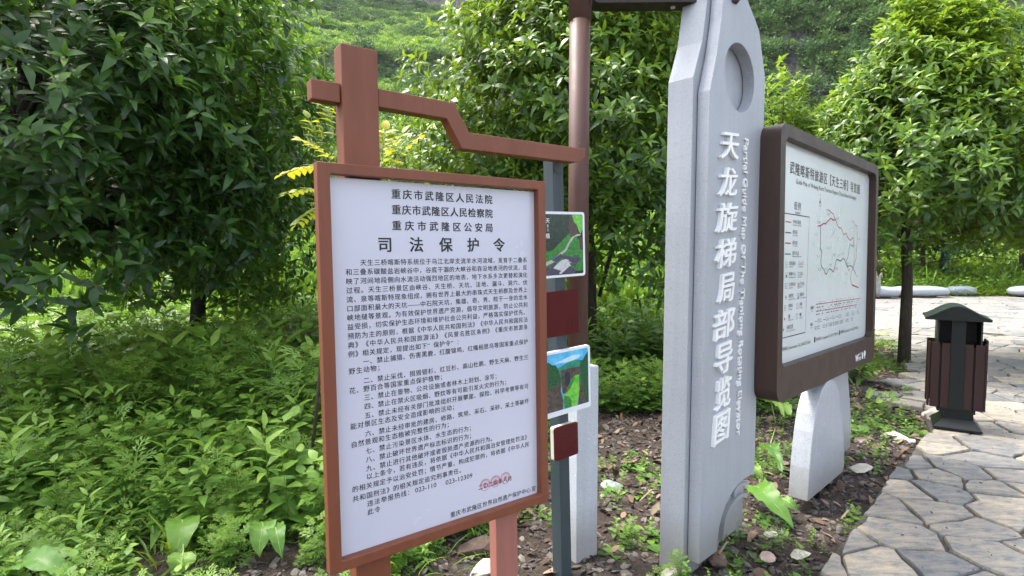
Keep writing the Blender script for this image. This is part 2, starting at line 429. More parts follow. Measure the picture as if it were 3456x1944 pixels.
def attr_face(me, name, vals):
    a = me.attributes.new(name, 'FLOAT', 'FACE'); a.data.foreach_set('value', np.asarray(vals, np.float32))
near = sorted([c for c in cells if inframe((c[0][0], c[0][1], 0), 120)[0]], key=lambda c: c[0][0]**2+c[0][1]**2)[:292]
ids = set(id(c) for c in near)
for c in near:
    v, f = stone(c[1], .011, rr.uniform(-.004, .008), rr.random())
    # give a centroid-based origin so that each stone is its own thing
    ox, oy = c[0]; v = [(x-ox, y-oy, z) for x, y, z in v]
    if sum(v[f[0][i]][0]*v[f[0][(i+1) % len(f[0])]][1]-v[f[0][(i+1) % len(f[0])]][0]*v[f[0][i]][1] for i in range(len(f[0]))) < 0: f = [q[::-1] for q in f]
    me = bpy.data.meshes.new('paving_stone'); me.from_pydata(v, [], f); attr_face(me, 'tone', [rr.betavariate(1.6, 1.6)]*len(f))
    link('paving_stone', me, path, M['flagstone'], loc=(ox, oy, 0))
mb = MB(); tones = []
for c in cells:
    if id(c) in ids: continue
    v, f = stone(c[1], .011 if c[2] == 0 else .016, rr.uniform(-.004, .008), rr.random())
    if sum(v[f[0][i]][0]*v[f[0][(i+1) % len(f[0])]][1]-v[f[0][(i+1) % len(f[0])]][0]*v[f[0][i]][1] for i in range(len(f[0]))) < 0: f = [q[::-1] for q in f]
    mb.add(v, f); tones += [rr.betavariate(1.6, 1.4)*(.8 if c[2] == 0 else .55)]*len(f)
me = mb.mesh('far_paving', M['flagstone']); attr_face(me, 'tone', tones); tag(link('far_paving', me, path), kind='stuff')

# ---------------------------------------------------------------- instancing for uncountable vegetation, gravel and litter
def template_set(name, meshes):
    c = bpy.data.collections.new(name)
    for i, me in enumerate(meshes):
        o = bpy.data.objects.new('%s_%02d' % (name, i), me); c.objects.link(o)
    return c
def scatter(name, coll, pts, rots, scls, idx, parent=None):
    me = bpy.data.meshes.new(name); n = len(pts)
    me.vertices.add(n); me.vertices.foreach_set('co', np.asarray(pts, np.float32).ravel())
    a = me.attributes.new('rot', 'FLOAT_VECTOR', 'POINT'); a.data.foreach_set('vector', np.asarray(rots, np.float32).ravel())
    a = me.attributes.new('scl', 'FLOAT_VECTOR', 'POINT'); s3 = np.asarray(scls, np.float32)
    if s3.ndim == 1: s3 = np.repeat(s3[:, None], 3, 1)
    a.data.foreach_set('vector', s3.ravel())
    a = me.attributes.new('idx', 'INT', 'POINT'); a.data.foreach_set('value', np.asarray(idx, np.int32))
    o = bpy.data.objects.new(name, me); COL.objects.link(o)
    if parent: o.parent = parent
    g = bpy.data.node_groups.new(name, 'GeometryNodeTree')
    g.interface.new_socket('Geometry', in_out='INPUT', socket_type='NodeSocketGeometry'); g.interface.new_socket('Geometry', in_out='OUTPUT', socket_type='NodeSocketGeometry')
    gi, go = g.nodes.new('NodeGroupInput'), g.nodes.new('NodeGroupOutput')
    iop = g.nodes.new('GeometryNodeInstanceOnPoints'); ci = g.nodes.new('GeometryNodeCollectionInfo')
    ci.inputs['Collection'].default_value = coll; ci.inputs['Separate Children'].default_value = True; ci.inputs['Reset Children'].default_value = True
    iop.inputs['Pick Instance'].default_value = True
    def na(nm, typ):
        x = g.nodes.new('GeometryNodeInputNamedAttribute'); x.data_type = typ; x.inputs['Name'].default_value = nm; return x.outputs['Attribute']
    g.links.new(gi.outputs[0], iop.inputs['Points']); g.links.new(ci.outputs[0], iop.inputs['Instance'])
    g.links.new(na('idx', 'INT'), iop.inputs['Instance Index'])
    e2r = g.nodes.new('FunctionNodeEulerToRotation'); g.links.new(na('rot', 'FLOAT_VECTOR'), e2r.inputs[0]); g.links.new(e2r.outputs[0], iop.inputs['Rotation'])
    g.links.new(na('scl', 'FLOAT_VECTOR'), iop.inputs['Scale']); g.links.new(iop.outputs[0], go.inputs[0])
    md = o.modifiers.new('scatter', 'NODES'); md.node_group = g
    return o

# ---------------------------------------------------------------- hillsides
def frames(d, n):
    d = d/np.linalg.norm(d, axis=1, keepdims=True); n = n - (n*d).sum(1, keepdims=True)*d
    n /= np.maximum(np.linalg.norm(n, axis=1, keepdims=True), 1e-6); b = np.cross(n, d); return d, b, n
def leaf_template(L, W, seg=3, fold=.25, droop=.25, wave=0.0):
    # along x, across y, up z
    prof = {2: [0, .5, 1], 3: [0, .34, .70, 1], 4: [0, .2, .5, .8, 1], 6: [0, .1, .25, .45, .65, .85, 1]}[seg]
    wid = lambda s: W*.5*(math.sin(math.pi*min(1, s**.72))**.9 if 0 < s < 1 else 0)
    v = []; f = []; rows = []
    for i, s in enumerate(prof):
        z = -droop*L*s*s + .05*L*math.sin(s*3)
        if s in (0, 1): rows.append([len(v)]); v.append((s*L, 0, z))
        else:
            w = wid(s); wz = wave*L*((-1)**i)
            rows.append([len(v), len(v)+1, len(v)+2]); v += [(s*L, w, z+fold*w+wz), (s*L, 0, z), (s*L, -w, z+fold*w-wz)]
    for a, b in zip(rows[:-1], rows[1:]):
        if len(a) == 1: f += [(a[0], b[1], b[0]), (a[0], b[2], b[1])]
        elif len(b) == 1: f += [(a[0], a[1], b[0]), (a[1], a[2], b[0])]
        else: f += [(a[0], a[1], b[1], b[0]), (a[1], a[2], b[2], b[1])]
    return np.array(v, float), f
def leaves_mesh(name, P, D, N, S, age, tmpl, mat):
    V, F = tmpl; n = len(P); d, b, nn = frames(D, N); S = np.asarray(S)[:, None, None]
    co = P[:, None, :] + S*(V[None, :, 0:1]*d[:, None, :] + V[None, :, 1:2]*b[:, None, :] + V[None, :, 2:3]*nn[:, None, :])
    nv = len(V); starts = []; li = []; k = 0
    for f in F: starts.append(k); li += list(f); k += len(f)
    li = np.array(li); starts = np.array(starts); nl = len(li)
    me = bpy.data.meshes.new(name)
    me.vertices.add(n*nv); me.vertices.foreach_set('co', co.astype(np.float32).ravel())
    me.loops.add(n*nl); me.loops.foreach_set('vertex_index', (li[None]+(np.arange(n)*nv)[:, None]).ravel().astype(np.int32))
    me.polygons.add(n*len(F)); me.polygons.foreach_set('loop_start', (starts[None]+(np.arange(n)*nl)[:, None]).ravel().astype(np.int32))
    me.polygons.foreach_set('use_smooth', np.ones(n*len(F), bool)); me.update()
    attr_face(me, 'age', np.repeat(age, len(F))); me.materials.append(mat); return me
def rdir(n, r_):
    v = r_.normal(size=(n, 3)); return v/np.linalg.norm(v, axis=1, keepdims=True)
def bush_template(name, seed, n, leaf, mat, flat=.75, seg=2):
    r_ = np.random.RandomState(seed); d = rdir(n, r_); d[:, 2] = np.abs(d[:, 2])*1.0 - .12
    lump = 1 + .28*np.sin(d[:, 0]*5+seed)*np.cos(d[:, 1]*4+seed*2) + .2*np.sin(d[:, 2]*7+d[:, 0]*3+seed)
    rad = (.55+.45*r_.rand(n)**.5)*lump
    P = d*rad[:, None]*np.array([1, 1, flat]); D = d + rdir(n, r_)*.8 + np.array([0, 0, .2]); N = rdir(n, r_)*.6 + np.array([0, 0, 1.])
    return leaves_mesh(name, P, D, N, leaf*(.7+.6*r_.rand(n)), np.clip(r_.rand(n)*.9+.15*(d[:, 2]), 0, 1), leaf_template(1, .5, seg, .2, .1), mat)
def hill_leaf(name, a, b, c):
    t = NT(name); at = t.n('ShaderNodeAttribute', attribute_name='age'); oi = t.n('ShaderNodeObjectInfo')
    f = t.math('ADD', t.math('MULTIPLY', at.outputs['Fac'], .35), t.math('MULTIPLY', oi.outputs['Random'], .65))
    col = t.ramp(f, [(0, a), (.45, b), (1, c)]); t.set(col, .6)
    tr = t.n('ShaderNodeBsdfTranslucent'); ms = t.n('ShaderNodeMixShader'); ms.inputs[0].default_value = .3
    t.l(col, tr.inputs[0]); t.l(t.b.outputs[0], ms.inputs[1]); t.l(tr.outputs[0], ms.inputs[2]); t.l(ms.outputs[0], t.out.inputs[0]); return t.m
M['hill_bush'] = hill_leaf('hill_bush_leaf', (.04, .10, .025), (.18, .32, .05), (.42, .54, .11))
M['hill_tree'] = hill_leaf('hill_tree_leaf', (.032, .075, .026), (.07, .145, .04), (.16, .26, .06))
t = NT('hill_ground'); co = t.co(); nz = t.noise(.12, 8, .7, co)
t.set(t.ramp(nz, [(.3, (.02, .035, .015)), (.5, (.05, .08, .028)), (.72, (.10, .12, .055))]), .95); t.bump(nz, .6, 1.); M['hill_ground'] = t.m  # ground colour darkened to stand in for shadow between the bushes
t = NT('cliff_rock'); co = t.co(); mp = t.n('ShaderNodeMapping'); mp.inputs['Scale'].default_value = (.42, .42, .11); t.l(co, mp.inputs[0])
nz = t.noise(1., 9, .72, mp.outputs[0]); n2 = t.noise(.5, 8, .7, co)
col = t.ramp(nz, [(.36, (.008, .009, .011)), (.48, (.03, .031, .034)), (.58, (.075, .068, .06)), (.68, (.26, .21, .15))])
t.bump(t.math('ADD', nz, n2), 1., 1.5); t.set(col, .9); M['cliff_rock'] = t.m
def hill_z(az, d):
    # azimuth in degrees, d = distance from the camera; a slope with two steep wooded steps on the left, a cliff on the right
    az = np.asarray(az, float); d = np.asarray(d, float)
    s = 1/(1+np.exp(-(az-14)/3.))                          # 0 = left hillside, 1 = right cliff
    dd = d + 14*(fbm(az*.12+9, d*.01, 1., 3)-.5)
    left = np.interp(dd, [40, 62, 100, 130, 170, 198, 206, 250, 300, 330, 338, 350, 420], [-.5, .4, 16, 30, 50, 65, 77, 99, 127, 146, 160, 190, 215])
    right = np.interp(dd, [40, 70, 100, 130, 150, 175, 210, 300, 420], [-.5, .5, 8, 24, 50, 84, 108, 150, 185])
    z = left*(1-s)+right*s
    return z + 3.0*(fbm(az*.35, d*.05, 1., 4)-.5)*np.clip((d-50)/60, 0, 1) - 1.2
az = np.linspace(-64, 64, 260); dv = np.linspace(38, 420, 190)
A, Dm = np.meshgrid(az, dv, indexing='ij'); X = np.sin(np.radians(A))*Dm; Y = np.cos(np.radians(A))*Dm; Z = hill_z(A, Dm)
me = grid_mesh('hillside', X, Y, Z, M['hill_ground']); me.materials.append(M['cliff_rock'])
nrm = np.zeros(len(me.polygons)*3, np.float32); me.polygons.foreach_get('normal', nrm); nz_ = np.abs(nrm.reshape(-1, 3)[:, 2])
def bare_rock(a, d, z):                                     # the exposed limestone face on the right-hand cliff and a smaller one below it
    e = (z-1.5)/np.maximum(d, 1); w = .9*(fbm(a*.9, e*30, 1., 4)-.5)*4
    return ((np.abs(a-26.3+w) < .7+1.1*fbm(a*.3, e*14, 1., 3)) & (e > .255) & (e < .36)) | ((np.abs(a-29.3+w) < 1.6) & (e > .235) & (e < .275))
cen = np.zeros(len(me.polygons)*3, np.float32); me.polygons.foreach_get('center', cen); cen = cen.reshape(-1, 3)
pa, pd = np.degrees(np.arctan2(cen[:, 0], cen[:, 1])), np.hypot(cen[:, 0], cen[:, 1])
me.polygons.foreach_set('material_index', ((nz_ < .50) | bare_rock(pa, pd, cen[:, 2])).astype(np.int32)); me.update()
hill = tag(link('hillside', me), kind='structure')
# far ridge beyond, top right
az2 = np.linspace(10, 60, 90); dv2 = np.linspace(430, 900, 50); A, Dm = np.meshgrid(az2, dv2, indexing='ij')
Z = 60 + (Dm-430)*.62*(1+.2*(fbm(A*.2, Dm*.01)-.5)) + 25*(fbm(A*.4, Dm*.02)-.5)
me = grid_mesh('far_ridge', np.sin(np.radians(A))*Dm, np.cos(np.radians(A))*Dm, Z, M['hill_ground']); tag(link('far_ridge', me), kind='structure')
bushes = template_set('hill_bush', [bush_template('hb%d' % i, i+1, 230, .34, M['hill_bush']) for i in range(4)] + [bush_template('ht%d' % i, i+11, 300, .27, M['hill_tree'], 1.05) for i in range(3)])
r_ = np.random.RandomState(3)
n = 25000; a = r_.uniform(-34, 50, n); d = 60 + (335-60)*r_.rand(n)**.75
zz = hill_z(a, d); z2 = hill_z(a, d+3); slope = (z2-zz)/3
px, py = np.sin(np.radians(a))*d, np.cos(np.radians(a))*d
elev = (zz-1.5)/d
ok = (elev > .10) & (elev < .60)
# bare rock keeps fewer bushes
rocky = (slope > 1.1) & (fbm(a*.7, d*.12, 1.2, 3) > .50); ok &= ~(rocky & (r_.rand(len(a)) < .95)) & ~(bare_rock(a, d, zz) & (r_.rand(len(a)) < .80))
a, d, zz, slope, px, py = [q[ok] for q in (a, d, zz, slope, px, py)]
wood = (slope > .62) | (a > 16) | (fbm(a*.5+3, d*.04, 1., 3) > .57)
idx = np.where(wood & (r_.rand(len(a)) < .72), r_.randint(4, 7, len(a)), r_.randint(0, 4, len(a)))
sc_ = np.where(idx >= 4, r_.uniform(1.6, 4.2, len(a)), r_.uniform(.8, 2.5, len(a)))
o = scatter('hill_shrubs', bushes, np.stack([px, py, zz-.2], 1), np.stack([r_.uniform(-.2, .2, len(a)), r_.uniform(-.2, .2, len(a)), r_.uniform(0, 6.3, len(a))], 1), sc_, idx)
tag(o, 'shrubs and small trees covering the far mountainside', 'hillside shrubs', kind='stuff')
n = 3500; a = r_.uniform(26, 50, n); d = r_.uniform(430, 760, n)
zz = 60 + (d-430)*.62*(1+.2*(fbm(a*.2, d*.01)-.5)) + 25*(fbm(a*.4, d*.02)-.5)
o = scatter('ridge_shrubs', bushes, np.stack([np.sin(np.radians(a))*d, np.cos(np.radians(a))*d, zz], 1), np.stack([0*a, 0*a, r_.uniform(0, 6.3, n)], 1), r_.uniform(3, 6.5, n), r_.randint(0, 7, n))
tag(o, 'hazy shrubs on the distant ridge at the top right', 'ridge shrubs', kind='stuff')

# ---------------------------------------------------------------- lettering
_glyph = {}
def glyph(ch, bold=0., res=2, ext=0., bev=0.):
    key = (ch, bold, res, ext, bev)
    if key not in _glyph:
        cu = bpy.data.curves.new('g', 'FONT'); cu.body = ch; cu.size = 1; cu.resolution_u = res; cu.offset = bold; cu.extrude = ext
        cu.bevel_depth = bev; cu.bevel_resolution = 0
        o = bpy.data.objects.new('g', cu); COL.objects.link(o); dg = bpy.context.evaluated_depsgraph_get()
        me = bpy.data.meshes.new_from_object(o.evaluated_get(dg)); bpy.data.objects.remove(o)
        v = np.zeros(len(me.vertices)*3, np.float32); me.vertices.foreach_get('co', v)
        _glyph[key] = (v.reshape(-1, 3), [tuple(p.vertices) for p in me.polygons]); bpy.data.meshes.remove(me)
    return _glyph[key]
def put(mb, ch, u, v, sx, sy, y, bold=0., res=2, ext=0., bev=0., shear=0., rot=0., mi=0):
    # glyph box lower-left at (u,v); text lies in the x,z plane facing -y; weight comes from slightly shifted copies
    V, F = glyph(ch, 0., res, ext, bev)
    if len(V) == 0: return
    sh = [(0, 0)] if bold < .003 else [(bold, bold*.4), (-bold, -bold*.4)] if bold < .02 else [(bold, bold*.6), (-bold, bold*.6), (bold, -bold*.6), (-bold, -bold*.6)]
    for i, (dx, dz) in enumerate(sh):
        x = (V[:, 0]+dx)*sx + V[:, 1]*shear*sy; z = (V[:, 1]+dz)*sy
        if rot: x, z = x*math.cos(rot)-z*math.sin(rot), x*math.sin(rot)+z*math.cos(rot)
        mb.add(np.stack([u+x, y-V[:, 2]-i*.00004, v+z], 1).tolist(), F, mi)
def txt(mb, name, mat, parent, loc=None): return tag(mb.obj(name, mat, parent, loc=loc), kind='stuff')
def cjk(mb, s, u0, u1, vc, size, y, bold=.008, mi=0, wx=1.0):
    # characters spread evenly from u0 to u1, centred on height vc
    n = len(s); step = (u1-u0-size*wx)/max(1, n-1)
    for i, ch in enumerate(s):
        if ch != '\u3000' and ch != ' ': put(mb, ch, u0+i*step, vc-.38*size, size*wx, size, y, bold, mi=mi)
def latin(mb, s, u0, u1, vc, size, y, bold=.006, mi=0, res=2, **kw):
    V, F = glyph(s, 0., res); w = V[:, 0].max()-V[:, 0].min()
    put(mb, s, u0, vc-.35*size, (u1-u0)/w, size, y, bold, res, mi=mi, **kw)

# ---------------------------------------------------------------- notice board in front
S_M = frame_m(.6176, .01098, -.0078, (-.6156, 1.8, .4719))
V0 = .50                                                         # frame bottom above the foot of the legs, along v
base = S_M @ Matrix.Translation((0, 0, -V0))
sign = tag(empty('notice_board', mw=base), 'brown framed notice board with long black Chinese regulations on a white panel', 'notice board')
W_, H_ = .9535, 1.392
fr = MB()
fr.prism([(0, 0), (W_, 0), (W_, H_), (0, H_)], 0, .042, [rrect(.042, .914, .038, 1.355, .006, 3)])
fr.obj('frame', M['terracotta'], sign, bevel=.003, loc=(0, 0, V0))
pn = MB().box(.030, .930, .032, .040, .028, 1.349).obj('panel', M['panel_white'], sign, loc=(0, 0, V0))
yT = .0312
def line(mb, s, u0, u1, vc, size=.0238, bold=.010, mi=0): cjk(mb, s, u0, u1, vc, size, yT, bold, mi)
h = MB(); line(h, '重庆市武隆区人民法院', .2674, .702, 1.305, .0375, .020); line(h, '重庆市武隆区人民检察院', .2674, .7026, 1.249, .0375, .020); line(h, '重庆市武隆区公安局', .2674, .703, 1.192, .0375, .020)
txt(h, 'issuer_names', M['print_black'], pn)
for i, ch in enumerate('司法保护令'):
    h = MB(); put(h, ch, .2105+i*(.7600-.2105-.058)/4, 1.1235-.385*.058, .058, .058, yT, .022); tag(h.obj('headline_character', M['print_black'], pn))
h = MB()
L0, L1, L2 = .0940, .1462, .8738
for s, a, b, v in [
    ('天生三桥喀斯特系统位于乌江北岸支流羊水河流域，发育于二叠系', L1, L2, 1.0600), ('和三叠系碳酸盐岩峡谷中，谷底干涸的大峡谷和吞没地表河的伏流，反', L0, L2, 1.0283),
    ('映了河间地段侧向水流活动强烈地区的地表、地下水系多次更替和演化', L0, L2, .9965), ('过程。天生三桥景区由峡谷、天生桥、天坑、洼地、漏斗、洞穴、伏', L0, L2, .965),
    ('流、泉等喀斯特现象组成，拥有世界上最大的串珠式天生桥群及世界上', L0, L2, .9335), ('口部面积最大的天坑——中石院天坑，集雄、奇、秀、险于一身的龙水', L0, L2, .902),
    ('峡地缝等景观。为有效保护世界遗产资源，倡导文明旅游，防止公共利', L0, L2, .8703), ('益受损，切实保护生态环境和维护社会公共利益，严格落实保护优先、', L0, L2, .8388),
    ('预防为主的原则，根据《中华人民共和国刑法》《中华人民共和国民法', L0, L2, .8063), ('典》《中华人民共和国旅游法》《风景名胜区条例》《重庆市旅游条', L0, L2, .7747),
    ('例》相关规定，现提出如下“保护令”：', L0, .548, .743), ('一、禁止捕猎、伤害黑鹿、红腹锦鸡、红嘴相思鸟等国家重点保护', L1, L2, .7116),
    ('野生动物；', L0, .222, .6835), ('二、禁止采伐、损毁银杉、红豆杉、高山杜鹃、野生天麻、野生兰', L1, L2, .6445),
    ('花、野百合等国家重点保护植物；', L0, .472, .615), ('三、禁止在景物、公共设施或者林木上刻划、涂写；', L1, .724, .5835),
    ('四、禁止在禁火区吸烟、野炊等有可能引发火灾的行为；', L1, .772, .5515), ('五、禁止未经有关部门批准组织开展攀崖、探险、科学考察等有可', L1, L2, .519),
    ('能对景区生态及安全造成影响的活动；', L0, .522, .489), ('六、禁止未经审批的建房、修路、筑坝、采石、采砂、采土等破坏', L1, L2, .4535),
    ('自然景观和生态植被完整性的行为；', L0, .497, .424), ('七、禁止污染景区水体、水生态的行为；', L1, .597, .3915), ('八、禁止破坏世界遗产标志标识的行为；', L1, .597, .3595),
    ('九、禁止进行其他破坏或者毁损遗产资源的行为。', L1, .698, .3275), ('以上条令，若有违反，将依据《中华人民共和国治安管理处罚法》', L1, L2, .298),
    ('的相关规定予以治安处罚；情节严重、构成犯罪的，将依据《中华人民', L0, L2, .265), ('共和国刑法》的相关规定追究刑事责任。', L0, .548, .230),
    ('违法举报热线：', L1, .325, .1995), ('此令', L1, .196, .169)]:
    line(h, s, a, b, v)
latin(h, '023-110', .333, .422, .200, .026, yT, .004); latin(h, '023-12309', .462, .584, .197, .026, yT, .004)
txt(h, 'regulation_text', M['print_black'], pn)
h = MB(); line(h, '重庆市武隆区世界自然遗产保护中心', .480, .878, .062); line(h, '宣', .882, .906, .062); txt(h, 'signature_line', M['print_black'], pn)
h = MB(); line(h, '二〇二四年八月', .6114, .7797, .138); txt(h, 'date_line', M['print_black'], pn)
def ring(mb, cx, cz, r0, r1, y, n=28):
    b = len(mb.v)
    for k in range(n):
        t_ = 2*math.pi*k/n; c, s = math.cos(t_), math.sin(t_)
        mb.v += [(cx+c*r0, y, cz+s*r0), (cx+c*r1, y, cz+s*r1)]
    for k in range(n):
        a = b+2*k; c = b+2*((k+1) % n); mb.f.append((a, a+1, c+1, c)); mb.m.append(0)
def star(mb, cx, cz, r, y, n=5, k2=.4):
    pts = [(cx+(r if i % 2 == 0 else r*k2)*math.sin(math.pi*i/n), y, cz+(r if i % 2 == 0 else r*k2)*math.cos(math.pi*i/n)) for i in range(2*n)]
    mb.add(pts+[(cx, y, cz)], [(i, (i+1) % (2*n), 2*n) for i in range(2*n)])
for i, (cx, cz, sealtxt) in enumerate([(.6445, .1425, '重庆市武隆区人民法院'), (.6954, .1443, '重庆市武隆区人民检察院'), (.7453, .1461, '重庆市武隆区公安局')]):
    s = MB(); ring(s, cx, cz, .0225, .0242, yT-.0003)
    for k, ch in enumerate(sealtxt):
        a = R(210 - 240*k/(len(sealtxt)-1)); r0 = .0155; s_ = .0072
        put(s, ch, cx+math.cos(a)*r0-math.cos(a-math.pi/2)*s_*.5, cz+math.sin(a)*r0-math.sin(a-math.pi/2)*s_*.5, s_, s_, yT-.0003, 0, 1, rot=a-math.pi/2)
    ring(s, cx, cz, .0068, .0085, yT-.0003, 16); star(s, cx, cz+.001, .006, yT-.0003); s.box(cx-.006, cx+.006, yT-.0004, yT, cz-.011, cz-.0085)
    txt(s, 'seal', M['stamp_red'], pn)
ps = MB().box(.105, .235, .0435, .12, -.3, 1.805); ps.obj('post', M['terracotta'], sign, bevel=.004, loc=(0, 0, V0))
ps = MB().box(.006, .103, .055, .108, 1.606, 1.672, 0).obj('crossbar_stub', M['terracotta'], sign, bevel=.003, loc=(0, 0, V0))
bm_ = MB().prism([(.237, 1.612), (.512, 1.607), (.577, 1.4995), (1.175, 1.499), (1.205, 1.507), (1.228, 1.527), (1.236, 1.566), (.612, 1.566), (.545, 1.672), (.237, 1.676)][::-1][::-1], .052, .105)
bm_.obj('crossbar', M['terracotta'], sign, bevel=.003, loc=(0, 0, V0))
for a, b in ((.125, .235), (.705, .815)):
    MB().box(a, b, .046, .10, -V0-.1, .02).obj('leg', M['pink_paint'], sign, bevel=.003, loc=(0, 0, V0))

# ---------------------------------------------------------------- grey post with pictures
G_M = frame_m(.68, .037, 0, (.248, 2.62, -.06))
gp = tag(empty('picture_post', mw=G_M), 'leaning blue-grey square post carrying two framed valley pictures and two dark red plates', 'sign post')
D0 = .044
MB().box(0, .0675, 0, .067, -.1, 2.085).obj('post', M['grey_paint'], gp, bevel=.003)
cap = MB().prism([(.004, 1.985+D0), (.012, 1.968+D0), (.034, 1.961+D0), (.056, 1.968+D0), (.064, 1.985+D0), (.064, 2.08), (.004, 2.08)], -.003, -.0005); cap.obj('cap_plate', M['grey_paint'], gp)
def plate(name, x0, x1, z0, z1, y0, y1, r, mats, lab=None):
    o = MB().prism(rrect(x0, x1, z0+D0, z1+D0, r), y0, y1).obj(name, mats, gp); 
    if lab: o['label'] = lab
    return o
def flat(mb, pts, y, mi=0):
    tr = tessellate_polygon([[Vector((p[0], p[1], 0)) for p in pts]])
    fs = []
    for a in tr:
        A, B, C = pts[a[0]], pts[a[1]], pts[a[2]]
        fs.append(a if (B[0]-A[0])*(C[1]-A[1])-(C[0]-A[0])*(B[1]-A[1]) > 0 else (a[0], a[2], a[1]))
    mb.add([(p[0], y, p[1]+D0) for p in pts], fs, mi)
def pic_mat(name, a, b, scale=60, mid=None):
    t = NT(name); st = [(.35, a), (.65, b)] if mid is None else [(.32, a), (.5, mid), (.68, b)]
    t.set(t.ramp(t.noise(scale, 6, .7, t.co()), st), .25); return t.m
P1 = plate('picture_plate', -.125, .190, 1.474, 1.782, -.014, -.002, .014, M['white_frame'], 'upper picture plate of a green valley with grey courtyard roofs')
y = -.0146
pm = [pic_mat('picture_forest_dark', (.004, .012, .010), (.014, .05, .026)), pic_mat('picture_forest_green', (.012, .10, .022), (.05, .30, .04), 90), pic_mat('picture_meadow', (.06, .38, .03), (.22, .62, .06), 70),
      pic_mat('picture_rock', (.03, .022, .02), (.10, .07, .05), 70), pic_mat('picture_path', (.35, .34, .30), (.52, .5, .46)), pic_mat('picture_roof', (.028, .028, .045), (.09, .085, .13), 160), pic_mat('picture_court', (.42, .42, .45), (.6, .6, .62), 80), M['white_letter'], pic_mat('picture_blue', (.03, .10, .4), (.04, .12, .45))]
m_ = MB(); flat(m_, rrect(-.115, .176, 1.486, 1.770, .008), y, 0)
flat(m_, [(-.115, 1.60), (-.03, 1.60), (.02, 1.635), (.075, 1.675), (.10, 1.69), (.135, 1.66), (.176, 1.63), (.176, 1.50), (-.115, 1.49)], y-.0002, 1)
flat(m_, [(.105, 1.768), (.172, 1.768), (.175, 1.70), (.160, 1.678), (.150, 1.69), (.135, 1.72), (.118, 1.735)], y-.0003, 2)
flat(m_, [(.085, 1.765), (.105, 1.768), (.118, 1.735), (.15, 1.69), (.145, 1.668), (.09, 1.665), (.08, 1.70)], y-.0004, 3)
flat(m_, [(.15, 1.66), (.176, 1.665), (.176, 1.60), (.155, 1.60)], y-.0004, 3)
flat(m_, [(-.115, 1.525), (-.06, 1.552), (-.02, 1.562), (.02, 1.588), (.052, 1.605), (.075, 1.635), (.10, 1.662), (.135, 1.675), (.16, 1.677), (.16, 1.670), (.12, 1.664), (.085, 1.632), (.064, 1.60), (.035, 1.583), (-.01, 1.55), (-.06, 1.535), (-.115, 1.505)], y-.0006, 4)
flat(m_, [(-.03, 1.522), (.03, 1.555), (.07, 1.56), (.10, 1.535), (.06, 1.505), (.03, 1.489), (-.02, 1.497)], y-.0008, 6)
for q in ([(-.035, 1.556), (.022, 1.585), (.05, 1.575), (.0, 1.545)], [(.03, 1.566), (.05, 1.578), (.105, 1.566), (.085, 1.552)], [(.072, 1.548), (.122, 1.578), (.160, 1.556), (.125, 1.533)], [(-.045, 1.529), (-.018, 1.549), (.0, 1.540), (-.028, 1.518)],
          [(-.115, 1.51), (-.053, 1.526), (.024, 1.505), (.004, 1.488), (-.110, 1.488)], [(.022, 1.489), (.082, 1.525), (.13, 1.502), (.112, 1.488)], [(.08, 1.542), (.13, 1.53), (.12, 1.52), (.085, 1.53)]): flat(m_, q, y-.001, 5)
flat(m_, [(-.028, 1.572), (-.012, 1.575), (-.010, 1.565), (-.026, 1.561)], y-.0012, 8)
cjk_ = lambda ch, u, v, s: put(m_, ch, u, v+D0, s, s, y-.0012, .01, mi=7)
cjk_('天', -.068, 1.730, .026); cjk_('生', -.062, 1.711, .014); cjk_('三', -.062, 1.692, .014); cjk_('橋', -.070, 1.660, .026)
tag(m_.obj('valley_picture', pm, P1), kind='stuff')
plate('red_plate', -.115, .136, 1.196, 1.410, -.014, -.002, .010, M['dark_red'], 'upper dark red plate of the grey post')
P2 = plate('picture_plate', -.125, .206, .815, 1.128, -.020, -.002, .014, M['white_frame'], 'lower picture plate of a gorge with a bright green valley floor')
y = -.0206; m_ = MB(); pg = [pic_mat('picture_sky', (.02, .30, .62), (.14, .55, .80), 14), pic_mat('picture_cloud', (.35, .62, .80), (.62, .80, .88), 30), pic_mat('picture_far_hill', (.015, .15, .13), (.03, .30, .17), 40), pic_mat('picture_cliff_green', (.005, .03, .016), (.02, .14, .04), 90),
      pic_mat('picture_cliff', (.02, .02, .02), (.12, .09, .07), 60), pic_mat('picture_meadow', (.06, .38, .03), (.22, .62, .06), 40), pic_mat('picture_forest_green', (.01, .10, .022), (.04, .28, .04), 90), pic_mat('picture_cave', (.004, .01, .03), (.02, .035, .06), 60)]
flat(m_, rrect(-.115, .190, .840, 1.116, .008), y, 0)
flat(m_, [(-.04, 1.07), (.02, 1.082), (.09, 1.094), (.14, 1.088), (.12, 1.072), (.05, 1.064)], y-.0002, 1)
flat(m_, [(-.115, 1.05), (-.01, 1.046), (.05, 1.064), (.10, 1.068), (.15, 1.06), (.190, 1.06), (.190, .95), (-.115, .95)], y-.0003, 2)
flat(m_, [(-.0, 1.03), (.06, 1.035), (.13, 1.03), (.13, .93), (.06, .90), (.01, .92)], y-.0004, 4)
flat(m_, [(.030, 1.015), (.045, 1.020), (.062, 1.012), (.062, .965), (.045, .945), (.030, .955)], y-.0005, 7)
flat(m_, [(.012, .905), (.045, .925), (.07, .975), (.10, .993), (.125, .992), (.125, .90), (.105, .842), (.02, .842), (.02, .88)], y-.0006, 5)
flat(m_, [(.035, .915), (.065, .935), (.085, .965), (.10, .985), (.085, .982), (.06, .960), (.04, .93)], y-.0007, 6)
flat(m_, [(.018, .905), (.05, .898), (.07, .875), (.07, .842), (.02, .842)], y-.0007, 6)
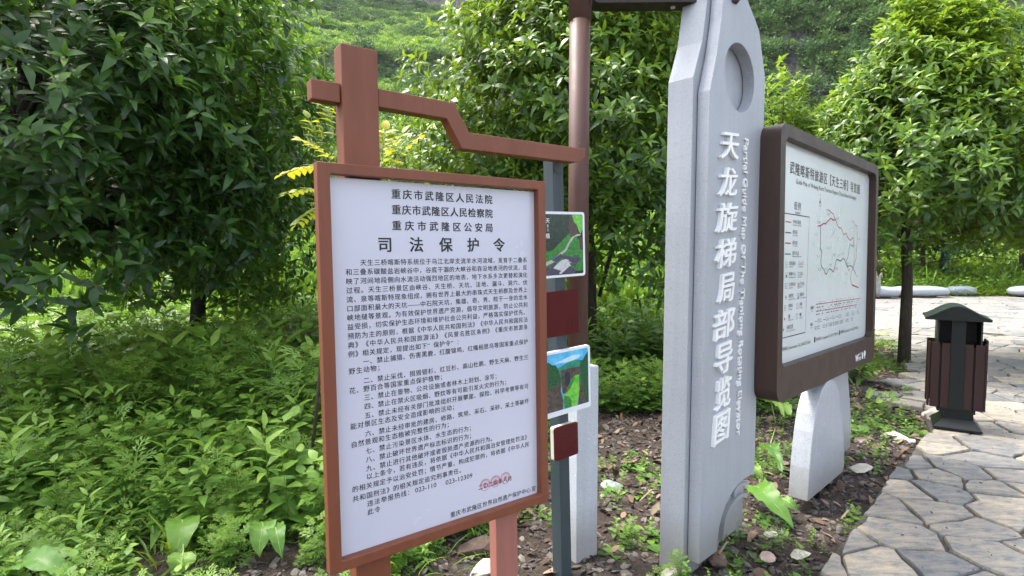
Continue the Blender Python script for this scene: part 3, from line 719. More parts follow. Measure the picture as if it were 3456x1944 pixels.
flat(m_, [(-.115, 1.078), (-.075, 1.082), (-.055, 1.066), (-.03, 1.062), (-.01, 1.03), (-.0, 1.0), (.0, .93), (.015, .88), (.012, .842), (-.115, .842)], y-.0008, 3)
flat(m_, [(-.115, .95), (-.06, .955), (-.02, .97), (-.002, .98), (.0, .93), (.012, .88), (.01, .842), (-.115, .842)], y-.001, 4)
flat(m_, [(.19, 1.098), (.176, 1.085), (.165, 1.075), (.15, 1.055), (.14, 1.06), (.130, 1.03), (.135, .96), (.125, .92), (.118, .87), (.11, .842), (.19, .842)], y-.0008, 3)
flat(m_, [(.135, .97), (.15, .94), (.155, .90), (.165, .87), (.17, .842), (.11, .842), (.118, .87), (.125, .92)], y-.001, 4)
tag(m_.obj('gorge_picture', pg, P2), kind='stuff')
R2 = MB().prism(rrect(-.055, .098, .604+D0, .764+D0, .010), -.032, -.022).obj('red_plate', M['dark_red'], gp); R2['label'] = 'small lower dark red plate with a yellowed edge'
MB().prism(rrect(-.056, .099, .603+D0, .765+D0, .010), -.0215, -.001).obj('plate_backing', M['cream_edge'], R2)

# ---------------------------------------------------------------- guide sign on a brown pole with a speckled stone base
gs = tag(empty('guide_signpost', (.345, 2.86, -.08)), 'brown round pole on a pale speckled stone base carrying a dark sign box', 'sign post')
b_ = MB().box(-.075, .075, -.075, .075, 0, 1.062).obj('stone_base', M['white_granite'], gs, bevel=.004); b_.rotation_euler = (0, 0, .62); b_.location = (.008, .02, 0)
MB().tube([(0, 0, .9), (0, 0, 2.98)], .0525, 28).obj('pole', M['pole_brown'], gs, smooth=True)
MB().tube([(0, 0, 2.83), (0, 0, 3.5)], .0575, 28).obj('collar', M['pole_brown'], gs, smooth=True)
sb = MB().prism(rrect(.062, .80, 2.90, 3.45, .03), -.05, .05).obj('sign_box', M['fascia_brown'], gs, bevel=.002); sb.rotation_euler = (0, 0, -.02)
MB().box(.10, .72, -.054, -.0505, 2.945, 3.41).obj('sign_face', plain('teal_sign_face', (.012, .045, .055), .4), sb)
for x in (.47, .60): MB().tube([(x, .0, 2.892), (x, .0, 2.901)], .012, 12).obj('bolt', M['cream_edge'], sb)

# ---------------------------------------------------------------- tall stone-look pillar
P_M = frame_m(.764, -.006, 0, (.928, 2.641, .03))
pil = tag(empty('pillar', mw=P_M @ Matrix.Translation((0, 0, -.1))), 'tall silver-grey two-slab pillar with a round recess and raised white lettering', 'pillar')
ZP = .1
arch = [(.193, -.004), (.198, .04), (.205, .09), (.222, .13), (.244, .169), (.285, .212), (.335, .248), (.388, .270), (.45, .285), (.518, .291), (.58, .290), (.642, .283)]
m = MB().prism([(0, 0)] + arch + [(.643, 2.52), (.60, 2.62), (.547, 2.748), (.496, 2.786), (.403, 2.852), (.33, 2.95), (.25, 3.02), (.15, 2.98), (.117, 2.76), (.108, 2.68), (.067, 2.50), (.005, 2.318)], 0, .062,
               [[(.326+.176*math.cos(2*math.pi*k/56), 2.446+.171*math.sin(2*math.pi*k/56)) for k in range(56)]])
MS = m.obj('front_slab', M['grey_granite'], pil, bevel=.0025, loc=(0, 0, ZP))
m = MB().prism([(-.036, -.13), (.30, -.13), (.36, -.045), (.655, -.045), (.655, 2.38), (.57, 2.56), (.5, 2.75), (.45, 3.2), (.2, 3.25), (.10, 3.0), (.084, 2.77), (.046, 2.575), (-.034, 2.385)], .066, .20)
m.obj('back_slab', M['grey_granite'], pil, bevel=.003, loc=(0, 0, ZP))
MB().box(.012, .55, .0622, .0655, .3, 2.2).obj('joint', plain('dark_gap', (.01, .01, .012), .9), pil, loc=(0, 0, ZP))
MB().box(-.02, .16, -.003, .0, 0, 0.001) if False else None
def band(out, inn, y0, y1): return MB().prism(out + inn[::-1], y0, y1)
o1 = [(.661, .219), (.63, .231), (.595, .236), (.56, .238), (.527, .2384), (.50, .232), (.475, .22)]
i1 = [(.661, .196), (.63, .208), (.595, .213), (.56, .212), (.527, .205), (.50, .192), (.48, .18)]
band(o1, i1, .040, .0655).obj('arch_rib', M['grey_granite'], pil, loc=(0, 0, ZP))
o2 = [(.661, .150), (.62, .166), (.58, .172), (.54, .173), (.503, .1712), (.47, .161), (.439, .1486), (.415, .136), (.395, .1208), (.376, .10), (.362, .0737), (.352, .03), (.345, -.02)]
i2 = [(.661, .1285), (.62, .144), (.59, .149), (.555, .1505), (.523, .148), (.49, .139), (.459, .1256), (.43, .114), (.4054, .1009), (.388, .086), (.3757, .0692), (.367, .03), (.362, -.02)]
band(o2, i2, .040, .0655).obj('arch_rib', M['grey_granite'], pil, loc=(0, 0, ZP))
for u in (.60,): MB().box(u, u+.04, .08, .12, -.2, -.04).obj('foot_bracket', M['pale_granite'], pil, loc=(0, 0, ZP))
lt = [('天', .1208, .316, 2.0139, 2.1473), ('龙', .1107, .3069, 1.8297, 1.9755), ('旋', .0983, .3176, 1.6504, 1.8002), ('梯', .0969, .314, 1.4732, 1.62), ('局', .1305, .2983, 1.2952, 1.4449),
      ('部', .0898, .3141, 1.1136, 1.2648), ('导', .1136, .2977, .9333, 1.092), ('览', .1263, .2886, .7533, .915), ('图', .1134, .2791, .5782, .7331)]
for i, (ch, u0, u1, v0, v1) in enumerate(lt):
    V, F = glyph(ch, 0., 3, .0088, 0.)
    w, h_ = np.ptp(V[:, 0]), np.ptp(V[:, 1]); sx, sy = (u1-u0)/w*.94, (v1-v0)/h_*.96
    mb = MB(); put(mb, ch, u0 - V[:, 0].min()*sx - .012, v0 - V[:, 1].min()*sy + .004, sx, sy, -.0085*1.0, .019, 3, .0088, 0., shear=.10)
    # lean the strokes up to the right like brush writing
    mb.v = [(x, y_, z + (x-(u0+u1)/2)*.10) for x, y_, z in mb.v]
    mb.obj('letter', M['white_letter'], MS)
mb = MB(); word = 'Partial Guide Map Of The Tianlong Rotating Elevator'
V, F = glyph(word, 0., 2, .0, .0); Ln = 2.147-.566; k = Ln/np.ptp(V[:, 0])
for s0, s1 in ((0, 1),):
    V, F = glyph(word, 0., 2, .005, .0)
    for j, (dx, dz) in enumerate(((.012, .008), (-.012, .008), (.012, -.008), (-.012, -.008))):
        x = (V[:, 0]+dx)*k; z = (V[:, 1]+dz)*.066
        zz = 2.147 - (x - V[:, 0].min()*k); mb.add(np.stack([.378 + z + .004 - (2.147-zz)*.003, -.0052-V[:, 2]-j*.00005, zz], 1).tolist(), F)
txt(mb, 'english_lettering', M['white_letter'], MS)

# ---------------------------------------------------------------- map board
B_M = frame_m(.7643, -.006, -.0109, (1.4507, 2.967, .745))
VB = .76
bd = tag(empty('map_board', mw=B_M @ Matrix.Translation((0, 0, -VB))), 'wide dark brown framed guide map board with rounded corners fixed beside the pillar', 'map board')
lo = (0, 0, VB)
MB().prism(rrect(0, 2.019, 0, 1.540, .082, 10), 0, .122, [rrect(.071, 1.955, .193, 1.470, .052, 8)]).obj('frame', M['board_brown'], bd, bevel=.004, loc=lo)
bp = MB().box(.04, 1.99, .050, .060, .16, 1.5).obj('map_panel', M['map_white'], bd, loc=lo)
MB().box(.03, 2.0, .061, .118, .15, 1.51).obj('back_plate', M['board_brown'], bd, loc=lo)
y = .0494
m = MB(); cjk(m, '武隆喀斯特旅游区【天生三桥】导览图', .272, 1.706, 1.332, .078, y, .022); txt(m, 'map_title', M['print_grey'], bp)
m = MB(); latin(m, 'Guide Map of Wulong Karst Tourism Region (Three Natural Bridges)', .374, 1.607, 1.261, .040, y, .010); txt(m, 'map_subtitle', M['print_grey'], bp)
def stroke(mb, pts, w, yy):
    for (a, b), (c, d) in zip(pts[:-1], pts[1:]):
        L = math.hypot(c-a, d-b) or 1; nx, nz = -(d-b)/L*w/2, (c-a)/L*w/2; ex, ez = (c-a)/L*w*.3, (d-b)/L*w*.3
        mb.add([(a-ex-nx, yy, b-ez-nz), (c+ex-nx, yy, d+ez-nz), (c+ex+nx, yy, d+ez+nz), (a-ex+nx, yy, b-ez+nz)], [(0, 1, 2, 3)])
def disc(mb, cx, cz, r, yy, n=12): mb.add([(cx+r*math.cos(2*math.pi*k/n), yy, cz+r*math.sin(2*math.pi*k/n)) for k in range(n)], [tuple(range(n))])
m = MB(); cjk(m, 'N', .800, .815, 1.217, .016, y); cjk(m, 'S', .801, .815, 1.117, .014, y); ring(m, .809, 1.160, .015, .018, y, 20); m.add([(.803, y, 1.168), (.815, y, 1.168), (.809, y, 1.205)], [(0, 1, 2)]); disc(m, .809, 1.17, .008, y); stroke(m, [(.809, 1.142), (.809, 1.128)], .002, y)
cjk(m, '图例', .353, .466, 1.117, .052, y, .008); latin(m, 'Legend', .371, .452, 1.078, .024, y, 0)
stroke(m, [(.10, 1.062), (.614, 1.063)], .006, y); stroke(m, [(.612, 1.063), (.58, .342)], .003, y); stroke(m, [(.10, .342), (.58, .343)], .006, y)
txt(m, 'compass_and_legend_box', M['print_grey'], bp)
leg = MB(); sm = MB()
for v_, t1, t2, e1, e2 in [(1.0, 1, 1, 1, 1)]: pass
for (v_, cn, u1, en, u2) in [(1.021, '中转车道路', .468, 'Transfer Car Way', .477), (.960, '游览道', .413, 'Tour Path', .416), (.897, '游览道', .416, 'Tour Path', .419), (.836, '观光车道', .443, 'Sightseeing Driveway', .491)]:
    cjk(leg, cn, .336, u1, v_, .026, y, .004); latin(leg, en, .336, u2, v_-.019, .014, y, 0, res=1)
for (v_, a) in [(1.015, 'print_orange'), (.953, 'print_grey'), (.892, 'print_red'), (.829, 'print_green')]:
    q = MB(); stroke(q, [(.222, v_), (.308, v_)], .0075, y); txt(q, 'legend_line', M[a], bp)
for (v_, c1, e1, x1, c2, e2, x2) in [(.775, '票务服务', 'Tickets', .395, '入口', 'Entrance', .531), (.713, '购物中心', 'Shopping Area', .397, '出口', 'Exit', .523), (.651, '公用电话', 'Telephone', .397, '卫生间', 'Restroom', .545),
        (.584, '急救室', 'Emergency Room', .367, '观景亭', 'Lookout Pavilion', .545), (.525, '停车场', 'Parking', .358, '问询', 'Inquiry', .515), (.461, '景点', 'Scenic Spot', .324, '电梯', 'Elevator', .510)]:
    cjk(leg, c1, .288, x1, v_, .026, y, .004); cjk(leg, c2, .472, x2, v_, .026, y, .004)
    latin(leg, e1, .288, .288+.0085*len(e1), v_-.020, .014, y, 0, res=1); latin(leg, e2, .472, .472+.0068*len(e2), v_-.020, .014, y, 0, res=1)
cjk(leg, '当前位置', .262, .370, .399, .027, y, .004); latin(leg, 'Current Location', .262, .405, .378, .016, y, 0, res=1)
for (u, v_) in [(.25, .767), (.452, .769), (.25, .706), (.45, .705), (.249, .644), (.449, .64), (.446, .577), (.24, .515), (.437, .515), (.432, .454)]:
    q = [(u-.015, v_-.015), (u+.015, v_-.015), (u+.015, v_+.015), (u-.015, v_+.015), (u-.015, v_-.015)]; stroke(sm, q, .0018, y)
star(sm, .25, .767, .006, y, 4); star(sm, .452, .769, .007, y, 3); disc(sm, .25, .702, .008, y, 8); stroke(sm, [(.45, .695), (.45, .715)], .004, y); stroke(sm, [(.245, .652), (.243, .643), (.249, .634)], .004, y)
for dx in (-.006, .006): stroke(sm, [(.449+dx, .632), (.449+dx, .646)], .004, y); disc(sm, .449+dx, .650, .003, y, 6)
for dz in (0, -.008, -.015): stroke(sm, [(.438, .575+dz), (.454, .575+dz)], .003, y)
sm.add([(.440, y, .580), (.452, y, .580), (.446, y, .588)], [(0, 1, 2)]); cjk(sm, 'P', .232, .248, .515, .024, y, .02); cjk(sm, '?', .433, .443, .515, .018, y); stroke(sm, [(.432, .444), (.432, .464)], .002, y)
q = MB(); star(q, .219, .389, .013, y); disc(q, .232, .451, .008, y, 10); star(q, .248, .577, .016, y, 2, .55); txt(q, 'legend_mark', M['print_red'], bp)
for s, a, b, v_, h_ in [('咨询电话', .197, .29, .277, .026), ('投诉电话', .783, .885, .279, .026), ('救援电话', 1.304, 1.40, .281, .026)]: cjk(leg, s, a, b, v_, h_, y, .008)
latin(leg, '| Information Tel | 400-023-5666', .300, .675, .275, .030, y, .004); latin(leg, '| Complaint Tel : 023-77798110', .895, 1.244, .277, .030, y, .004); latin(leg, '| Rescue Tel : 023-77798229', 1.41, 1.744, .279, .030, y, .004)
for u in (.760, 1.280, .178):
    m = MB(); m.add([(u-.012, y, .262), (u+.012, y, .262), (u+.012, y, .297), (u-.012, y, .297)], [(0, 1, 2, 3)]); txt(m, 'phone_mark', M['print_black'], bp)
cjk(leg, '游程图', .666, .727, .491, .022, y, .01); latin(leg, 'Tour Map', .671, .719, .4705, .012, y, 0, res=1); cjk(leg, '图例', .670, .714, .383, .022, y, .01); latin(leg, 'Legend', .672, .712, .364, .012, y, 0, res=1)
txt(leg, 'legend_text', M['print_grey'], bp); txt(sm, 'legend_icons', M['print_grey'], bp)
rt = dict(r1=[(.986,1.133),(1.031,1.119),(1.083,1.111),(1.095,1.095),(1.131,1.076),(1.165,1.048),(1.204,1.026),(1.235,1.022),(1.264,1.024),(1.30,1.0),(1.328,.977),(1.355,.985),(1.381,.994),(1.41,.97),(1.447,.954),(1.487,.941),(1.52,.955),(1.559,.967),(1.574,.893)],
          r2=[(.775,1.014),(.82,1.019),(.859,1.027),(.89,1.038),(.924,1.035),(.97,1.055),(1.03,1.079),(1.086,1.069),(1.136,1.074)],
          r3=[(.828,1.016),(.826,.964),(.835,.911),(.824,.87),(.85,.86),(.863,.847),(.853,.82),(.846,.797),(.85,.77),(.87,.747),(.895,.74),(.913,.73),(.935,.71),(.961,.70),(.985,.715),(1.02,.739),(1.07,.73),(1.111,.714),(1.135,.74),(1.166,.796),(1.18,.797),(1.19,.803),(1.21,.798),(1.23,.794),(1.269,.791),(1.30,.80),(1.324,.811),(1.36,.80),(1.40,.77),(1.434,.746),(1.465,.755),(1.505,.756),(1.54,.75),(1.572,.74),(1.61,.715),(1.653,.688)],
          r4=[(1.572,.74),(1.59,.79),(1.606,.826),(1.610,.86),(1.606,.894),(1.59,.94),(1.583,.992),(1.585,1.08)], r5=[(1.572,.74),(1.61,.77),(1.652,.816),(1.657,.86),(1.654,.9),(1.664,.95),(1.659,.994),(1.651,1.052),(1.62,1.062),(1.596,1.058)],
          r6=[(1.573,.896),(1.55,.905),(1.52,.903),(1.484,.918),(1.475,.90),(1.461,.881),(1.455,.86),(1.444,.83),(1.43,.815),(1.408,.799),(1.415,.78),(1.437,.748)],
          r7=[(1.572,.74),(1.535,.71),(1.52,.686),(1.522,.65),(1.533,.624),(1.57,.61)], r8=[(1.561,.612),(1.727,.587)])
for k, w, a in (('r1', .006, 'print_red'), ('r2', .009, 'print_red'), ('r3', .007, 'print_grey'), ('r4', .004, 'print_orange'), ('r5', .005, 'print_grey'), ('r6', .005, 'print_grey'), ('r7', .005, 'print_red'), ('r8', .010, 'print_red')):
    q = MB(); stroke(q, rt[k], w, y-.0002); txt(q, 'route_line', M[a], bp)
q = MB(); r9 = random.Random(2)
for (a, b) in [(.781,1.07),(.89,1.079),(1.244,1.126),(1.007,1.036),(1.098,1.007),(1.501,1.029),(1.624,1.045),(.751,.908),(1.085,.969),(1.209,.959),(1.092,.879),(1.261,.902),(1.376,.884),(1.751,.859),(.921,.825),(1.067,.803),(.76,.766),(.819,.679),(1.045,.689),(1.215,.662),(1.396,.628),(1.703,.763),(1.149,.707),(1.303,.764),(.888,.894),(1.35,.93),(1.0,.95),(1.15,1.03)]:
    for k in range(5):
        u, v_, w = a+r9.uniform(-.05, .05), b+r9.uniform(-.02, .02), r9.uniform(.012, .035)
        q.add([(u-w, y+.0003, v_-.006), (u-w*.5, y+.0003, v_-.008), (u, y+.0003, v_+w*.75)], [(0, 1, 2)])
txt(q, 'map_hills', plain('pale_green_print', (.40, .56, .50), .5, var=.15, scale=30), bp)
q = MB()
for i, (a, b) in enumerate([(.957,1.131),(.981,1.105),(.796,1.044),(1.176,1.088),(.741,.966),(.796,.826),(.822,.738),(.955,.739),(1.044,.765),(1.178,.74),(1.128,.834),(1.226,.835),(1.308,.846),(.995,.882),(1.54,1.085),(1.714,.964),(1.691,.678),(1.473,.728),(1.474,.784),(1.415,.704)]):
    cjk(q, ['天生桥', '天龙桥', '青龙桥', '黑龙桥', '入口', '出口', '电梯'][i % 7], a-.026, a+.026, b, .013, y, .004); stroke(q, [(a-.026, b-.010), (a+.028, b-.010)], .0014, y)
txt(q, 'place_names', M['print_grey'], bp)
q = MB(); stroke(q, [(.769, .509), (1.79, .502)], .004, y); stroke(q, [(.769, .463), (1.702, .457)], .004, y)
for k, u in enumerate([.79, .84, .87, .96, 1.10, 1.16, 1.20, 1.25, 1.29, 1.36, 1.42, 1.47, 1.53, 1.60, 1.74]): disc(q, u, .5085-(u-.79)*.007, .006, y, 8)
for k, u in enumerate([.80, .86, .96, .99, 1.05, 1.10, 1.15, 1.20, 1.27, 1.34, 1.40, 1.46, 1.52, 1.65]): disc(q, u, .4625-(u-.79)*.0065, .006, y, 8)
txt(q, 'distance_line', M['print_red'], bp)
q = MB()
for u in [.80, .84, .90, 1.08, 1.16, 1.20, 1.25, 1.29, 1.37, 1.46, 1.50, 1.57, 1.72]: stroke(q, [(u-.014, .488), (u+.014, .488)], .006, y); stroke(q, [(u+.02, .521), (u+.034, .521)], .004, y)
for u in [.79, .83, .90, .99, 1.03, 1.09, 1.14, 1.19, 1.23, 1.32, 1.40, 1.44, 1.51, 1.66]: stroke(q, [(u-.012, .442), (u+.012, .442)], .006, y); stroke(q, [(u+.02, .475), (u+.034, .475)], .004, y)
for a, b in [(.808,.878),(.972,1.022),(1.109,1.154),(1.241,1.308),(1.429,1.495),(1.567,1.626),(1.703,1.756)]: cjk(q, '观光道路'[:2 if b-a < .06 else 3], a, b, .405, .017, y, .004); stroke(q, [(a, .390), (b+.012, .390)], .003, y)
for a, b in [(.787,.847),(.908,.956),(1.03,1.075),(1.12,1.15),(1.196,1.249),(1.301,1.355),(1.455,1.486),(1.56,1.591)]: cjk(q, '电话厕所'[:2 if b-a < .05 else 3], a, b, .361, .017, y, .004); stroke(q, [(a, .346), (b+.01, .346)], .003, y)
for u in (.764, .991, 1.09, 1.179, 1.287, 1.43, ): stroke(q, [(u-.01, .343), (u+.01, .343), (u+.01, .365), (u-.01, .365), (u-.01, .343)], .002, y); disc(q, u, .354, .005, y, 6)
txt(q, 'route_notes', M['print_grey'], bp)
for a, b, k in ((.756, .797, 'print_orange'), (.918, .962, 'print_grey'), (1.05, 1.096, 'print_red'), (1.183, 1.232, 'print_green')):
    q = MB(); stroke(q, [(a, .398), (b, .398)], .004, y); txt(q, 'legend_line', M[k], bp)
q = MB(); cjk(q, 'W', 1.494, 1.566, .075, .072, -.0006, .04); 
for k, s in enumerate(('WULONG', '世界遗产')): (latin if k == 0 else cjk)(q, s, 1.568, 1.655, .094-.034*k, .024 if k == 0 else .030, -.0006, .008)
q.add([(1.682-.013, -.0006, .048), (1.682+.013, -.0006, .048), (1.682+.016, -.0006, .085), (1.682, -.0006, .106), (1.682-.016, -.0006, .085)], [(0, 1, 2, 3, 4)])
disc(q, 1.738, .082, .024, -.0006, 14); q.add([(1.726, -.0006, .044), (1.750, -.0006, .044), (1.744, -.0006, .060), (1.732, -.0006, .060)], [(0, 1, 2, 3)])
txt(q, 'emblem', M['white_letter'], bd, lo)
fin = [(.541, -.708), (1.256, -.713), (1.29, -.68), (1.291, -.586), (1.262, -.46), (1.223, -.358), (1.182, -.235), (1.139, -.132), (1.10, -.075), (1.053, -.036), (1.0, -.014), (.956, -.006), (.91, -.004), (.865, -.008), (.805, -.030), (.751, -.068), (.70, -.125), (.660, -.185), (.618, -.29), (.590, -.4), (.567, -.51), (.553, -.617)]
f1 = MB().prism(fin, .004, .118).obj('fin_leg', M['silver_fin'], bd, bevel=.003, loc=(0, 0, VB))
f2 = MB().prism([(1.10, -.708), (1.86, -.716), (1.90, -.68), (1.908, -.60), (1.893, -.45), (1.86, -.33), (1.825, -.225), (1.79, -.10), (1.76, -.03), (1.70, -.004), (1.40, -.004), (1.28, -.12), (1.2, -.3), (1.15, -.5)], .1225, .23).obj('fin_leg', M['silver_fin'], bd, bevel=.003, loc=(0, 0, VB))
for u in (.86, 1.06): MB().box(u, u+.04, .04, .10, -.90, -.705).obj('leg_bracket', M['bin_metal'], f1)
for u in (1.35, 1.6): MB().box(u, u+.04, .15, .20, -.90, -.705).obj('leg_bracket', M['bin_metal'], f2)

# ---------------------------------------------------------------- litter bin
bn = tag(empty('litter_bin', mw=frame_m(-.60, 0, 0, (4.11, 4.72, .012))), 'dark litter bin with red-brown vertical slats under a curved green-black hood', 'litter bin')
bn.rotation_euler.z = -.60
# local x runs to the right along the front, y away; origin at the front right corner of the body
w, d = .372, .36
body0, body1 = .19, .775
MB().box(-w+.02, -.02, .02, d-.02, body0+.005, body1-.03).obj('inner_box', M['bin_metal'], bn)
def slats(axis, k0, k1, s, tag_=''):
    pass
for x0, x1 in ((-w, -.312), (-.297, -.236), (-.136, -.078), (-.064, .0)):
    MB().box(x0, x1, 0, .018, body0, body1).obj('slat', M['bin_slat'], bn, bevel=.002)
MB().box(-.236, -.136, -.006, .016, body0-.005, 1.02).obj('front_band', M['bin_metal'], bn, bevel=.001)
for y0, y1 in ((.02, .09), (.27, .34)):
    MB().box(.0025, .02, y0, y1, body0, body1+.004).obj('slat', M['bin_slat'], bn, bevel=.002); MB().box(-w-.02, -w-.0025, y0, y1, body0, body1+.004).obj('slat', M['bin_slat'], bn, bevel=.002)
dr = MB().box(.022, .040, .17, .335, .28, .80).obj('side_door', M['bin_slat'], bn, bevel=.002); MB().box(.041, .048, .19, .20, .44, .50).obj('latch', M['cream_edge'], dr)
for x0, x1 in ((-w, -.30), (-.29, -.21), (-.20, -.11), (-.10, .0)): MB().box(x0, x1, d-.018, d, body0, body1).obj('slat', M['bin_slat'], bn)
for x0, x1 in ((-.334, -.322), (-.03, -.018)): MB().box(x0, x1, .03, d-.03, body1-.04, 1.0).obj('hood_cheek', M['bin_hood'], bn)
MB().box(-.33, -.02, d-.05, d-.035, body1-.04, 1.0).obj('hood_back', M['bin_metal'], bn)
n_ = 20; prof = [(-.43+.46*i/n_, 1.005 + .105*math.sin(math.pi*i/n_)**1.6) for i in range(n_+1)]
MB().prism([(x, z) for x, z in prof] + [(.03, .985), (-.43, .985)], -.055, -.040).obj('hood_front', M['bin_metal'], bn)
MB().prism([(x, z) for x, z in prof] + [(.03, .985), (-.43, .985)], d+.04, d+.055).obj('hood_rear', M['bin_metal'], bn)
q = MB(); b0 = len(q.v)
for (x, z) in prof: q.v += [(x, -.058, z+.004), (x, d+.058, z+.004), (x, -.058, z-.006), (x, d+.058, z-.006)]
for i in range(n_):
    a = 4*i; c = a+4; q.f += [(a, c, c+1, a+1), (a+2, a+3, c+3, c+2), (a, a+2, c+2, c), (a+1, c+1, c+3, a+3)]; q.m += [0]*4
q.f += [(0, 1, 3, 2), (4*n_, 4*n_+2, 4*n_+3, 4*n_+1)]; q.m += [0, 0]
q.obj('hood', M['bin_hood'], bn, smooth=False)
MB().box(-.315, -.045, .03, d-.03, .150, .186).obj('neck_ledge', M['bin_metal'], bn); MB().box(-.265, -.055, .045, d-.045, .09, .151).obj('neck', M['bin_metal'], bn)
q = MB(); a = [(-.34, -.02), (.005, -.02), (.005, d+.02), (-.34, d+.02)]; c = [(-.27, .042), (-.05, .042), (-.05, d-.042), (-.27, d-.042)]
q.add([(x, y_, 0) for x, y_ in a] + [(x, y_, .018) for x, y_ in a] + [(x, y_, .0905) for x, y_ in c], [(0, 3, 2, 1), (8, 9, 10, 11)] + [(i, (i+1) % 4, 4+(i+1) % 4, 4+i) for i in range(4)] + [(4+i, 4+(i+1) % 4, 8+(i+1) % 4, 8+i) for i in range(4)])
q.obj('flared_base', M['bin_metal'], bn)
q = MB()
for i, (x, y_) in enumerate([(-.28, .08), (-.24, .05), (-.1, .06), (-.06, .1), (-.18, .2)]): q.add([(x, y_, body1-.01), (x+.06, y_+.05, body1+.012), (x+.03, y_+.10, body1-.012), (x-.03, y_+.05, body1+.016)], [(0, 1, 2, 3)])
tag(q.obj('bin_liner', plain('black_plastic_bag', (.012, .013, .014), .25), bn), kind='stuff')

# ---------------------------------------------------------------- smooth stone-shaped seats on the plaza
def seat(cx, cy, L, W, H, rot, mat, label):
    t_ = tag(empty('pebble_seat', (cx, cy, .0)), label, 'seat', 'rounded silver seats along the far edge of the plaza'); t_.rotation_euler = (0, 0, rot)
    bm_ = bmesh.new(); bmesh.ops.create_uvsphere(bm_, u_segments=32, v_segments=18, radius=1)
    for v in bm_.verts:
        x, y_, z = v.co; e = lambda q, p: math.copysign(abs(q)**p, q)
        v.co = (e(x, .72)*L/2, e(y_, .8)*W/2, H/2 + e(z, .75)*H/2)
    me_ = bpy.data.meshes.new('seat_body'); bm_.to_mesh(me_); bm_.free(); me_.polygons.foreach_set('use_smooth', [True]*len(me_.polygons))
    link('seat_body', me_, t_, mat, loc=(0, 0, .03))
    MB().lathe([(.5, 0), (.5, .06)], 20).obj('foot', M['bin_metal'], t_).scale = (L*.62, W*.62, 1)
seat(14.15, 21.05, 1.35, .95, .42, 0, M['bench_silver'], 'short silver pebble seat half hidden behind the standing person')
seat(15.95, 21.5, 2.30, 1.0, .42, 0, M['bench_silver'], 'longest silver pebble seat, seen behind the nearer tree trunk')
seat(18.20, 22.2, 1.10, .75, .38, 0, M['bench_dark'], 'small dark grey pebble seat in front of the green trunk')
seat(20.55, 21.6, 1.75, .95, .42, 0, M['bench_silver'], 'silver pebble seat cut by the right edge of the picture')

# ---------------------------------------------------------------- person beside the map board, far off on the plaza
pe = tag(empty('person', (13.64, 20.65, .012)), 'person in loose grey trousers and black shoes standing behind the map board edge', 'person')
def skin_body(name, V, E, Rr, mat, parent, root=0, sub=2):
    me_ = bpy.data.meshes.new(name); me_.from_pydata(V, E, []); o = bpy.data.objects.new(name, me_); COL.objects.link(o)
    md = o.modifiers.new('skin', 'SKIN'); 
    for i, r0 in enumerate(Rr):
        sv_ = me_.skin_vertices[0].data[i]; sv_.radius = (r0, r0) if not isinstance(r0, tuple) else r0; sv_.use_root = (i == root)
    ms = o.modifiers.new('sub', 'SUBSURF'); ms.levels = sub; ms.render_levels = sub
    dg = bpy.context.evaluated_depsgraph_get(); m2 = bpy.data.meshes.new_from_object(o.evaluated_get(dg)); bpy.data.objects.remove(o)
    m2.name = name; m2.polygons.foreach_set('use_smooth', [True]*len(m2.polygons)); m2.materials.clear(); m2.materials.append(mat)
    return link(name, m2, parent)
skin_c = plain('skin', (.40, .22, .14), .5, var=.05)
#    facing the camera side, arms down; z up
V = [(0, 0, .95), (0, 0, 1.15), (0, -.01, 1.36), (0, -.01, 1.46), (0, -.02, 1.53), (0, -.02, 1.64),
     (-.18, 0, 1.40), (-.25, .01, 1.13), (-.25, -.06, .88), (-.25, -.08, .80), (.18, 0, 1.40), (.25, .01, 1.13), (.25, -.06, .88), (.25, -.08, .80),
     (-.10, 0, .90), (-.11, -.01, .50), (-.12, .01, .09), (-.13, -.13, .045), (.10, 0, .90), (.13, -.02, .50), (.15, .01, .09), (.17, -.13, .045)]
E = [(0,1),(1,2),(2,3),(3,4),(4,5),(2,6),(6,7),(7,8),(8,9),(2,10),(10,11),(11,12),(12,13),(0,14),(14,15),(15,16),(16,17),(0,18),(18,19),(19,20),(20,21)]
Rr = [(.15,.11), (.13,.10), (.17,.11), (.06,.06), (.075,.085), (.085,.095), .06, .042, .032, .035, .06, .042, .032, .035, .09, .06, .035, .022, .09, .06, .035, .022]
skin_body('body', V, E, Rr, skin_c, pe)
trouser = plain('grey_trousers', (.26, .27, .25), .8, var=.3, scale=9); shirt = plain('dark_shirt', (.05, .055, .06), .8, var=.2)
skin_body('trousers', [(0, 0, .98), (-.10, 0, .88), (-.115, -.01, .50), (-.125, .0, .10), (.10, 0, .88), (.135, -.02, .50), (.155, .0, .10)], [(0,1),(1,2),(2,3),(0,4),(4,5),(5,6)], [(.17,.13), .13, .115, .10, .13, .115, .10], trouser, pe)
skin_body('shirt', [(0, 0, 1.0), (0, 0, 1.2), (0, -.01, 1.40), (-.18, 0, 1.39), (-.24, .01, 1.20), (.18, 0, 1.39), (.24, .01, 1.20)], [(0,1),(1,2),(2,3),(3,4),(2,5),(5,6)], [(.18,.135), (.165,.125), (.17,.12), .08, .062, .08, .062], shirt, pe)
skin_body('hair', [(0, .0, 1.68), (0, .03, 1.60)], [(0, 1)], [(.095,.10), (.09,.08)], plain('black_hair', (.012, .01, .01), .5), pe)
for sx in (-.13, .165): skin_body('shoe', [(sx, .04, .04), (sx+.01, -.14, .035)], [(0, 1)], [(.07,.06), (.065,.05)], plain('black_shoe', (.01, .01, .012), .4), pe)
h = MB()
for sx in (-.032, .032): h.lathe([(.001, 0)], 4) if False else None

